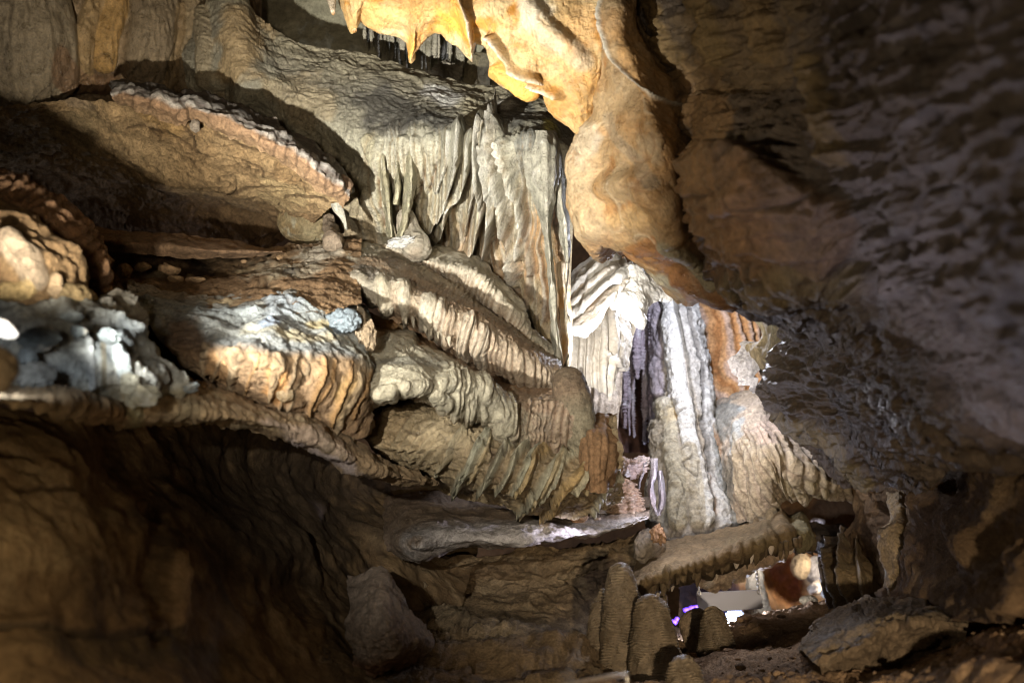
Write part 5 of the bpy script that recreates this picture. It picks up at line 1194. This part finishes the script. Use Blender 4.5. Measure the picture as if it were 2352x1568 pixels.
o = sheet('wedge_boulder', [
    [(800, 1335, 5.5), (838, 1318, 5.5), (872, 1300, 5.55), (885, 1312, 5.7)],
    [(800, 1400, 5.2), (840, 1385, 5.05), (885, 1370, 5.0), (930, 1385, 5.4)],
    [(798, 1455, 5.1), (848, 1450, 4.9), (905, 1440, 4.85), (965, 1440, 5.2)],
    [(808, 1500, 5.1), (855, 1505, 4.95), (925, 1500, 4.95), (992, 1478, 5.2)],
    [(800, 1550, 5.3), (850, 1560, 5.2), (890, 1540, 5.2), (930, 1520, 5.4)]],
    [(.32, .26, .21), (.26, .2, .16), (.38, .3, .22)], 'dry_limestone', res=2.8, veins=[(7, (.1, .07, .05), .06, .6, -.01)], noise=((.05, 4, 5), (.02, 14, 4), (.01, 40, 3)), thick=.5,
    vramp=[(0, (.42, .34, .27), .3), (.75, (.4, .34, .28), .3), (.9, (.34, .2, .13), .8), (1, (.3, .17, .1), .8)], jag=4, rnd=('r', 16, .15))
tag(o, 'pinkish grey wedge shaped boulder leaning below the shelf', 'boulder')

# knobbly lit pedestal, coral and bright drapery blades in the gap
o = tube('stalagmite', [(1440, 1100, 6.9, 16), (1436, 1122, 6.88, 28), (1434, 1150, 6.86, 36), (1436, 1180, 6.84, 44), (1436, 1204, 6.84, 50)],
         [(.52, .43, .37), (.44, .3, .19), (.6, .56, .56)], 'crusty_limestone', res=2, ripple=(9, .02, (.26, .15, .09)), noise=((.04, 12, 4), (.02, 30, 3)))
tag(o, 'brightly lit terraced stalagmite on the shelf end', 'stalagmite')
for i, (x, y, rx, ry) in enumerate([(1455, 1075, 30, 18), (1430, 1062, 16, 12), (1474, 1060, 18, 12)]):
    o = rock('coral_crust', x, y, 6.95 + .04 * i, rx, ry, [(.62, .54, .56), (.5, .36, .3), (.72, .7, .74)], amp=.7, nscale=3, lumps=.8, seed=80 + i, res=2)
    tag(o, ['largest pinkish white coral crust in the gap', 'left small coral crust in the gap', 'upper right small coral crust in the gap'][i], 'crust')
for i, q in enumerate([[(1505, 1052, 6.95, 10), (1502, 1090, 6.9, 10), (1496, 1120, 6.88, 8), (1502, 1160, 6.88, 6), (1510, 1184, 6.9, 4)],
                       [(1480, 1060, 6.98, 8), (1478, 1084, 6.95, 7), (1470, 1105, 6.95, 4), (1468, 1122, 6.96, 3)],
                       [(1516, 1080, 6.96, 9), (1520, 1120, 6.94, 9), (1522, 1150, 6.94, 8), (1514, 1182, 6.95, 4)]]):
    e0 = empty('bright_drapery', pt(q[0][0], q[0][1], q[0][2]), ['violet white drapery blade left of the knotted column foot', 'short violet white drapery hook beside the coral crust', 'violet white drapery blade touching the knotted column'][i], 'drapery')
    blade('drapery_blade', q, e0, [(.52, .49, .54), (.38, .33, .35)], mat='crusty_limestone', seed=i, depth=.1)
o = rock('tan_knob', 1510, 1222, 6.8, 17, 26, [(.40, .24, .13), (.32, .18, .1)], amp=.8, nscale=2.6, cuts=4, lumps=.4, seed=85, rot=-20)
tag(o, 'orange brown knob under the violet white drapery blades', 'rock')
o = rock('loose_stone', 1330, 1188, 6.5, 22, 13, [(.46, .26, .15), (.55, .45, .38)], amp=.35, cuts=6, seed=86)
tag(o, 'small reddish angular stone on the lit shelf', 'stone')
o = rock('loose_stone', 1372, 1192, 6.55, 9, 5, [(.5, .4, .33), (.4, .28, .2)], amp=.35, cuts=6, seed=87)
tag(o, 'tiny pinkish stone beside the reddish stone on the shelf', 'stone')

# ================================================================== TOOTHED LEDGE
cl = empty('toothed_ledge', pt(1650, 1250, 6.8), 'brown rounded ledge fringed with short stalactite teeth', 'rock ledge')
sheet('ledge_body', [
    [(1445, 1330, 7.1), (1480, 1268, 7.4), (1550, 1236, 7.5), (1630, 1216, 7.6), (1710, 1198, 7.7), (1785, 1188, 7.7), (1830, 1192, 7.7), (1872, 1225, 7.6)],
    [(1450, 1330, 6.75), (1500, 1285, 6.9), (1570, 1258, 7.0), (1650, 1234, 7.1), (1725, 1214, 7.15), (1790, 1202, 7.2), (1832, 1205, 7.25), (1868, 1230, 7.4)],
    [(1458, 1335, 6.55), (1515, 1305, 6.6), (1590, 1280, 6.62), (1668, 1256, 6.68), (1738, 1234, 6.75), (1798, 1218, 6.85), (1836, 1220, 7.0), (1866, 1238, 7.3)],
    [(1465, 1350, 6.55), (1525, 1328, 6.55), (1600, 1306, 6.56), (1680, 1280, 6.62), (1748, 1254, 6.7), (1804, 1240, 6.82), (1840, 1246, 7.0), (1862, 1252, 7.3)],
    [(1475, 1368, 6.85), (1535, 1346, 6.85), (1610, 1322, 6.86), (1690, 1296, 6.92), (1755, 1272, 7.0), (1808, 1256, 7.05), (1842, 1262, 7.2), (1860, 1264, 7.4)]],
    [(.27, .185, .10), (.22, .145, .08), (.2, .15, .08)], 'clay_ground', res=2.5, parent=cl, flutes=[(20, .035, 15, .8, .55, 1.2, {'p': .9})],
    vramp=[(0, (.28, .2, .115), .5), (.5, (.24, .18, .09), .5), (.8, (.14, .10, .055), .7), (1, (.10, .07, .04), .9)],
    ridges=[([(1790, 1188), (1800, 1230)], 26, .08, {'prof': 'soft'}), ([(1832, 1195), (1840, 1240)], 24, .08, {'prof': 'soft', 'col': (.3, .26, .15)}), ([(1760, 1215), (1770, 1250)], 20, .06, {'prof': 'soft'})],
    noise=((.05, 3, 4), (.02, 12, 5), (.010, 44, 4)), thick=.5)
rr = random.Random(9)
for i in range(34):
    u = i / 33
    x = 1478 + 372 * u; y = 1362 - 120 * u ** .92
    row = i % 3
    ln = rr.choice([9, 13, 17, 23, 31]) * rr.uniform(.85, 1.15); r = rr.uniform(5, 10)
    dd = (6.6 if row else 6.85) + .12 * u
    lit = (i in (3, 6, 9, 12, 15, 19, 22, 26, 30))
    c = [(.16, .115, .065), (.12, .085, .05)] if not lit else [(.62, .55, .47), (.5, .4, .3)]  # lit teeth carry the light in a paler colour
    tube('tooth', [(x, y - 16, dd, r * 1.25), (x + rr.uniform(-2, 2), y + ln * .35, dd, r * .8), (x + rr.uniform(-3, 3), y + ln * (1.15 if lit else 1), dd, r * .18)], c,
         'clay_ground' if not lit else 'translucent_calcite', res=2.2, parent=cl, seed=i, noise=((.012, 10, 3),))
o = sheet('pendant_fringe', [
    [(1600, 1325, 7.6), (1650, 1308, 7.6), (1700, 1290, 7.7), (1750, 1276, 7.8), (1800, 1262, 7.9)], [(1605, 1345, 7.5), (1655, 1330, 7.5), (1700, 1312, 7.6), (1752, 1294, 7.7), (1802, 1276, 7.8)],
    [(1640, 1362, 7.6), (1668, 1350, 7.6), (1700, 1330, 7.7), (1752, 1304, 7.8), (1802, 1286, 7.9)]],
    [(.55, .42, .3), (.42, .27, .16), (.66, .6, .56)], 'crusty_limestone', res=2, flutes=[(13, .05, 10, .8, 0, 1.2)], noise=((.03, 10, 4), (.02, 24, 3)), thick=.06, jag=12)
tag(o, 'bright ragged fringe of small draperies behind the ledge teeth', 'drapery')
o = tube('stalagmite', [(1772, 1168, 7.45, 12), (1775, 1182, 7.4, 14), (1780, 1196, 7.35, 26), (1784, 1208, 7.3, 36)], [(.38, .32, .21), (.32, .24, .14)], 'dry_limestone', res=2, noise=((.02, 9, 4),))
tag(o, 'squat stalagmite meeting the dome runnel on the toothed ledge', 'stalagmite')
o = tube('stalagmite', [(1738, 1190, 7.55, 8), (1740, 1202, 7.5, 14), (1742, 1212, 7.5, 22)], [(.34, .26, .16), (.28, .2, .12)], 'dry_limestone', res=2, noise=((.02, 9, 4),))
tag(o, 'small bump of a stalagmite left of the squat one', 'stalagmite')
o = rock('tilted_rock', 1490, 1258, 7.0, 38, 42, [(.26, .22, .17), (.2, .15, .1)], amp=.35, cuts=4, seed=90)
tag(o, 'dark grey rock wedged at the left end of the toothed ledge', 'rock')

# ================================================================== GROTTO BEHIND THE LEDGE
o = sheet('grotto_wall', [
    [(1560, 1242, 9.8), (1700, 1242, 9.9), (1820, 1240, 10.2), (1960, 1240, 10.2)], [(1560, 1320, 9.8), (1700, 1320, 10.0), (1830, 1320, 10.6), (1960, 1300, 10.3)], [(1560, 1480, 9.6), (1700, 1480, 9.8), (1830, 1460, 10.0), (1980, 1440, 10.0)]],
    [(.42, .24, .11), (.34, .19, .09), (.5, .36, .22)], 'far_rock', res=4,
    stains_and_shade=[(1890, 1225, 130, 22, 0, (.03, .022, .018), 1), (1620, 1380, 90, 100, 0, (.04, .03, .04), .95), (1800, 1350, 50, 50, 0, (.46, .21, .08), .7), (1880, 1330, 40, 50, 0, (.42, .36, .28), .8)],  # first two entries paint a black void and a dark hole
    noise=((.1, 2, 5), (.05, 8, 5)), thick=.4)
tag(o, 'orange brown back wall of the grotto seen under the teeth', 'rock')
o = tube('pale_pillar', [(1730, 1280, 9.2, 12), (1732, 1310, 9.2, 18), (1736, 1350, 9.2, 24), (1742, 1400, 9.15, 32), (1748, 1450, 9.1, 46)], [(.68, .57, .40), (.6, .48, .3)], 'dry_limestone', res=2.4, noise=((.04, 5, 4), (.01, 24, 3)))
tag(o, 'cream coloured pillar standing behind the hanging sign board', 'pillar')
for i, (x, y, d, rx, ry, c, lab) in enumerate([
        (1870, 1352, 9.4, 16, 14, (.6, .5, .4), 'rounded cream cobble in the grotto heap'), (1900, 1362, 9.2, 15, 13, (.74, .72, .7), 'brightest white cobble in the grotto heap'),
        (1888, 1345, 9.6, 24, 15, (.5, .4, .3), 'brown cobble at the back of the grotto heap'), (1858, 1378, 9.2, 22, 12, (.6, .46, .26), 'yellowish cobble low in the grotto heap'),
        (1920, 1375, 9.0, 24, 12, (.5, .36, .24), 'reddish cobble at the right of the grotto heap'), (1840, 1300, 9.9, 24, 30, (.5, .36, .2), 'tan boulder high in the grotto'),
        (1880, 1310, 9.9, 30, 34, (.42, .37, .32), 'grey boulder beside the tan boulder in the grotto')]):
    o = rock('cobble', x, y, d, rx, ry, [c, tuple(v * .8 for v in c)], 'dry_limestone', amp=.2, seed=100 + i)
    tag(o, lab, 'stone', 'stones in the lit grotto')
e0 = empty('grotto_drapery', pt(1900, 1270, 9.3), 'pale violet drapery hanging at the right side of the grotto', 'drapery')
blade('drapery_blade', [(1900, 1240, 9.3, 28), (1903, 1275, 9.25, 24), (1906, 1305, 9.2, 16), (1908, 1330, 9.2, 8)], e0, [(.6, .57, .62), (.5, .46, .5)], mat='dry_limestone', depth=.2)
o = rock('marble_block', 1879, 1197, 9.2, 17, 11, [(.66, .58, .54), (.5, .36, .28)], amp=.2, cuts=7, seed=120)
tag(o, 'small bright block on top of the dark ledge', 'rock')
o = sheet('dark_ledge', [
    [(1850, 1205, 8.3), (1920, 1208, 8.4), (2000, 1215, 8.4)], [(1850, 1225, 8.0), (1920, 1230, 8.1), (2000, 1235, 8.1)], [(1850, 1262, 8.1), (1920, 1272, 8.1), (1990, 1285, 8.1)]],
    [(.07, .055, .045), (.1, .07, .05)], 'dry_limestone', res=3, noise=((.05, 5, 4),), thick=.5, jag=8)
tag(o, 'dark rock ledge right of the toothed ledge', 'rock ledge')

# bulbous flowstone with blades and pale slab, right of grotto
bf = empty('bulbous_flowstone', pt(1960, 1380, 7.4), 'rounded brown flowstone bulb with curved glinting ribs', 'flowstone')
rd = [([(1915, 1222), (1900, 1290), (1920, 1350), (1945, 1395)], (4, 12), .10, {'prof': 'sharp', 'rim': (.6, .58, .62), 'rw': 2}), ([(1940, 1222), (1934, 1290), (1950, 1345), (1975, 1400)], (4, 14), .10, {'prof': 'sharp', 'rim': (.6, .58, .6), 'rw': 2}),
      ([(1970, 1230), (1965, 1290), (1975, 1345), (1995, 1390)], (4, 14), .09, {'prof': 'sharp', 'rim': (.46, .42, .4), 'rw': 2}), ([(1892, 1290), (1900, 1340), (1915, 1385)], (4, 10), .09, {'prof': 'sharp', 'rim': (.45, .45, .6), 'rw': 2})]
sheet('bulb_body', [
    [(1905, 1250, 7.9), (1940, 1216, 7.8), (1990, 1208, 7.8), (2050, 1215, 7.9)],
    [(1882, 1300, 7.6), (1925, 1290, 7.3), (1985, 1285, 7.2), (2070, 1290, 7.5)],
    [(1890, 1350, 7.5), (1935, 1350, 7.15), (1995, 1350, 7.05), (2080, 1350, 7.3)],
    [(1918, 1402, 7.7), (1960, 1412, 7.4), (2010, 1412, 7.3), (2090, 1410, 7.5)]],
    [(.26, .19, .10), (.2, .14, .075), (.34, .28, .17)], 'wet_flowstone', res=2.5, parent=bf, ridges=rd, noise=((.05, 4, 4), (.02, 12, 4)), thick=.5)
o = sheet('pale_slab', [
    [(2032, 1128, 6.7), (2060, 1122, 6.6), (2098, 1122, 6.6)], [(2030, 1160, 6.6), (2066, 1160, 6.5), (2100, 1160, 6.55)], [(2046, 1200, 6.55), (2074, 1200, 6.45), (2108, 1190, 6.5)],
    [(2010, 1225, 6.5), (2070, 1222, 6.4), (2130, 1222, 6.5)], [(2018, 1275, 6.45), (2066, 1280, 6.35), (2118, 1285, 6.45)], [(2034, 1330, 6.45), (2066, 1335, 6.38), (2106, 1330, 6.48)], [(2052, 1372, 6.55), (2066, 1380, 6.5), (2084, 1372, 6.55)]],
    [(.40, .30, .18), (.34, .25, .14), (.46, .37, .24)], 'dry_limestone', res=2.6, noise=((.06, 4, 5), (.025, 12, 5), (.01, 40, 3)), thick=.3, jag=5, rnd=('lr', 8, .06))
tag(o, 'ragged tan slab hanging in front of the bulb', 'rock slab')

# ================================================================== CAVE FLOOR, BOULDER
o = sheet('cave_floor', [
    [(1480, 1470, 9.6), (1600, 1440, 9.6), (1690, 1442, 9.4), (1800, 1420, 9.6), (1900, 1400, 9.8), (2100, 1370, 9.6), (2400, 1350, 8), (3000, 1340, 5)],
    [(1480, 1490, 8.4), (1600, 1470, 8.4), (1690, 1438, 8.1), (1720, 1420, 8.0), (1860, 1402, 8.0), (1990, 1385, 7.8), (2350, 1360, 6), (3000, 1350, 4.2)],
    [(1440, 1530, 7.0), (1560, 1520, 6.9), (1700, 1490, 6.8), (1800, 1470, 6.7), (1900, 1450, 6.5), (2040, 1430, 6.2), (2380, 1400, 5.0), (3000, 1400, 3.6)],
    [(1400, 1580, 5.8), (1540, 1570, 5.7), (1700, 1560, 5.5), (1820, 1550, 5.3), (1940, 1540, 5.1), (2100, 1520, 4.9), (2400, 1490, 4.1), (3000, 1480, 3.1)],
    [(1240, 1680, 4.9), (1500, 1680, 4.7), (1700, 1680, 4.5), (1840, 1680, 4.3), (1980, 1680, 4.2), (2150, 1680, 4.0), (2450, 1660, 3.4), (3000, 1640, 2.7)],
    [(600, 2600, 2.2), (1100, 2600, 2.2), (1500, 2600, 2.2), (1900, 2600, 2.2), (2300, 2600, 2.1), (2700, 2600, 2.0), (3200, 2600, 1.9), (3800, 2600, 1.8)]],
    [(.30, .195, .11), (.36, .24, .14), (.24, .15, .08)], 'clay_ground', res=3.4, cs=1.6,
    noise=((.10, 1.6, 5), (.035, 7, 5, (1, .6, 1)), (.02, 20, 5), (.008, 60, 3)), thick=0,
    ridges=[([(1690, 1425), (1712, 1420), (1735, 1426)], 14, .10, {'prof': 'soft'})],
    stains_and_shade=[(2250, 1480, 200, 60, 0, (.34, .19, .09), .6)])
tag(o, kind='structure')
pebbles('rubble', 'scattered brown clay crumbs and pebbles over the cave floor', 1300, (1500, 2600), (1420, 1700), .0055, (.33, .22, .13), 3)
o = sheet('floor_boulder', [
    [(1840, 1500, 5.6), (1885, 1450, 5.9), (1950, 1400, 6.2), (2010, 1378, 6.3), (2080, 1368, 6.3), (2150, 1385, 6.1), (2200, 1420, 5.8)],
    [(1850, 1512, 5.2), (1900, 1470, 5.3), (1960, 1430, 5.5), (2020, 1405, 5.6), (2090, 1396, 5.6), (2155, 1405, 5.5), (2210, 1435, 5.3)],
    [(1868, 1520, 4.85), (1925, 1490, 4.85), (1985, 1462, 4.9), (2030, 1440, 5.0), (2100, 1426, 5.0), (2165, 1424, 5.0), (2220, 1450, 4.9)],
    [(1885, 1536, 4.85), (1940, 1512, 4.8), (1995, 1486, 4.82), (2036, 1462, 4.9), (2105, 1445, 4.92), (2170, 1440, 4.95), (2225, 1470, 4.9)],
    [(1880, 1610, 5.2), (1950, 1600, 5.15), (2010, 1590, 5.1), (2050, 1580, 5.1), (2120, 1570, 5.1), (2180, 1560, 5.1), (2235, 1560, 5.0)],
    [(1850, 1700, 5.0), (1930, 1700, 4.9), (2010, 1700, 4.9), (2050, 1700, 4.8), (2120, 1700, 4.8), (2200, 1700, 4.7), (2250, 1700, 4.6)]],
    [(.24, .17, .10), (.19, .13, .075), (.32, .25, .17)], 'dry_limestone', res=3, veins=[(5, (.06, .04, .03), .06, .7, -.02)], noise=((.07, 2.5, 5), (.03, 9, 5, (1, 1, 1.6), True), (.012, 30, 4)), thick=.5,
    vramp=[(0, (.34, .26, .16), .3), (.34, (.4, .32, .22), .5), (.5, (.2, .145, .09), .8), (1, (.13, .09, .055), .9)], jag=6)  # ramp paints a lit top slab and a shaded front
tag(o, 'flat topped boulder with a dark undercut front, lower right', 'boulder')

# ================================================================== STALAGMITES, SIGN, LAMP
ST = [(.30, .235, .155), (.36, .29, .2), (.23, .18, .12)]
for i, (path, lab) in enumerate([
    ([(1424, 1290, 5.95, 15), (1427, 1322, 5.93, 31), (1431, 1390, 5.9, 42), (1434, 1450, 5.88, 52), (1434, 1570, 5.85, 68)], 'tallest rippled stalagmite of the group by the toothed ledge'),
    ([(1492, 1362, 5.75, 14), (1494, 1392, 5.74, 35), (1500, 1440, 5.72, 47), (1505, 1490, 5.7, 57), (1508, 1600, 5.65, 74)], 'broad rippled stalagmite right of the tallest one'),
    ([(1386, 1350, 6.05, 8), (1381, 1385, 6.03, 19), (1378, 1430, 6.0, 26), (1378, 1480, 5.98, 32), (1380, 1570, 5.95, 46)], 'shaded rippled stalagmite left of the tallest one'),
    ([(1636, 1392, 6.7, 14), (1637, 1412, 6.68, 27), (1640, 1445, 6.66, 36), (1645, 1478, 6.64, 44), (1648, 1530, 6.6, 60)], 'dark conical stalagmite standing below the sign board'),
    ([(1566, 1512, 5.15, 14), (1568, 1528, 5.12, 28), (1572, 1560, 5.1, 42), (1576, 1640, 5.05, 60)], 'low rippled stalagmite at the bottom frame edge')]):
    o = tube('stalagmite', path, ST, 'wet_flowstone', res=1.9, ripple=(6.6, .010, (.10, .07, .04)), noise=((.022, 4, 3), (.005, 26, 3)), seed=i * 2.3)
    tag(o, lab, 'stalagmite', 'rippled stalagmites by the path')
o = tube('cut_stump', [(1604, 1408, 7.3, 26), (1602, 1416, 7.28, 41), (1602, 1445, 7.27, 38), (1600, 1480, 7.25, 32), (1598, 1540, 7.2, 38)], [(.50, .38, .24), (.42, .31, .2), (.56, .45, .3)], 'dry_limestone', res=2.2,
         noise=((.02, 6, 4), (.006, 24, 4)), cap=True)
tag(o, 'pale blunt stump partly hidden behind the dark conical stalagmite', 'stalagmite')
o = rock('loose_stone', 1560, 1482, 6.9, 20, 14, [(.3, .2, .12), (.22, .14, .08)], amp=.3, cuts=5, seed=130, rot=30)
tag(o, 'brown stone leaning at the foot of the pale stump', 'stone')


def simple_mat(name, col, rough=.5, metal=0.0, emit=None, strength=0.0, noise=.0):
    m = bpy.data.materials.new(name); m.use_nodes = True
    nt = m.node_tree; bs = nt.nodes["Principled BSDF"]
    bs.inputs['Base Color'].default_value = (*col, 1); bs.inputs['Roughness'].default_value = rough; bs.inputs['Metallic'].default_value = metal
    if emit:
        bs.inputs['Emission Color'].default_value = (*emit, 1); bs.inputs['Emission Strength'].default_value = strength
    n = nt.nodes.new('ShaderNodeTexNoise'); n.inputs['Scale'].default_value = 30; n.inputs['Detail'].default_value = 5
    tc = nt.nodes.new('ShaderNodeTexCoord'); nt.links.new(tc.outputs['Object'], n.inputs['Vector'])
    r = nt.nodes.new('ShaderNodeMapRange'); r.inputs['To Min'].default_value = max(0.05, rough - .12); r.inputs['To Max'].default_value = min(1, rough + .12)
    nt.links.new(n.outputs['Fac'], r.inputs['Value']); nt.links.new(r.outputs[0], bs.inputs['Roughness'])
    return m


M_board = simple_mat('painted_board', (.50, .52, .62), .6)
M_chain = simple_mat('galvanised_chain', (.62, .62, .64), .35, .9)
M_house = simple_mat('lamp_housing_paint', (.05, .06, .09), .4, .5)
M_lens = simple_mat('lamp_lens', (.8, .8, .8), .3, 0, (.72, .80, 1.0), 60)
M_viol = simple_mat('violet_lit_emission', (.2, .1, .6), .4, 0, (.10, .03, 1.0), 3.2)  # violet light on the stones is put in as emission
M_rail = simple_mat('hand_rail_steel', (.5, .47, .42), .3, .8)


def box(name, corners, depth, mat, parent=None, bev=.004):
    """flat panel: four corners, given thickness going away from the viewer"""
    import bmesh
    bm = bmesh.new()
    c = [Vector(q) for q in corners]
    nrm = (c[1] - c[0]).cross(c[3] - c[0]).normalized()
    if nrm.y < 0: nrm = -nrm
    f = [bm.verts.new(q) for q in c]; b = [bm.verts.new(q + nrm * depth) for q in c]
    bm.faces.new(f); bm.faces.new(b[::-1])
    for i in range(4):
        bm.faces.new((f[i], b[i], b[(i + 1) % 4], f[(i + 1) % 4]))
    bmesh.ops.recalc_face_normals(bm, faces=bm.faces)
    bmesh.ops.bevel(bm, geom=list(bm.edges), offset=bev, segments=2, affect='EDGES')
    org = Vector(parent.location) if parent is not None else sum(c, Vector()) / 4
    for v in bm.verts: v.co -= org
    me = bpy.data.meshes.new(name); bm.to_mesh(me); bm.free(); me.materials.append(mat)
    o = bpy.data.objects.new(name, me); COL.objects.link(o)
    if parent is not None: o.parent = parent
    else: o.location = org
    return o


SD = 7.75
sg = empty('hanging_sign', pt(1676, 1400, SD), 'blank taupe sign board hanging on two chains in the grotto', 'sign')
box('board', [pt(1600, 1361, SD), pt(1746, 1354, SD), pt(1754, 1397, SD), pt(1605, 1406, SD)], .02, M_board, sg)


def chain(name, a, b, parent):
    a, b = Vector(a), Vector(b); n = int((b - a).length / .020)
    V, F = [], []
    ax = (b - a).normalized(); s = ax.cross(Vector((0, 1, 0))).normalized(); t = Vector((0, 1, 0))
    R, r = .014, .0038
    for i in range(n):
        c = a + (b - a) * ((i + .5) / n)
        side, other = (s, t) if i % 2 == 0 else (t, s)
        base = len(V)
        for j in range(12):
            an = 2 * math.pi * j / 12
            ctr = c + ax * math.cos(an) * R + side * math.sin(an) * R * .62
            rad = (ax * math.cos(an) + side * math.sin(an)).normalized()
            for k in range(6):
                bn = 2 * math.pi * k / 6
                V.append(ctr + rad * math.cos(bn) * r + other * math.sin(bn) * r)
        for j in range(12):
            for k in range(6):
                F.append((base + j * 6 + k, base + ((j + 1) % 12) * 6 + k, base + ((j + 1) % 12) * 6 + (k + 1) % 6, base + j * 6 + (k + 1) % 6))
    return mesh_obj(name, V, F, None, M_chain, parent)


chain('chain', pt(1600, 1300, SD), pt(1606, 1366, SD - .01), sg)
chain('chain', pt(1734, 1284, SD), pt(1744, 1362, SD - .01), sg)

# flood lamp half hidden behind the floor ridge
fl = empty('flood_lamp', pt(1684, 1438, 8.35), 'small blue white flood lamp glaring behind the floor ridge', 'lamp')
box('housing', [pt(1668, 1404, 8.5), pt(1708, 1402, 8.5), pt(1708, 1438, 8.5), pt(1668, 1438, 8.5)], .12, M_house, fl, .01)
box('lens', [pt(1672, 1424, 8.44), pt(1690, 1418, 8.44), pt(1692, 1434, 8.44), pt(1674, 1438, 8.44)], .03, M_lens, fl, .004)
for i, (x, y, rx, ry) in enumerate([(1548, 1428, 8, 6), (1540, 1432, 5, 4), (1578, 1400, 9, 5), (1590, 1397, 8, 6), (1600, 1394, 7, 5), (1555, 1421, 5, 5)]):
    o = rock('violet_glow_stone', x, y, 8.9, rx, ry, [(.5, .5, .5), (.4, .4, .4)], M_viol, amp=.5, nscale=3, seed=140 + i, res=2)
    tag(o, 'small violet lit stone in the dark left of the sign board', 'stone', 'violet lit stones')
# blurred hand rail tip near the viewer
hr = empty('hand_rail', pt(1350, 1600, 3.2), 'out of focus steel hand rail crossing the bottom edge', 'hand rail')
tb = tube('rail', [(1090, 1640, 3.1, 5), (1250, 1585, 3.2, 5), (1380, 1556, 3.3, 5), (1446, 1548, 3.35, 5)], [(.3, .25, .2), (.26, .22, .18)], M_rail, res=4, noise=((0.0, 1, 1),), parent=hr)
tube('post', [(1440, 1550, 3.36, 5), (1442, 1620, 3.36, 5), (1444, 1700, 3.36, 5)], [(.3, .25, .2), (.26, .22, .18)], M_rail, res=4, noise=((0.0, 1, 1),), parent=hr)
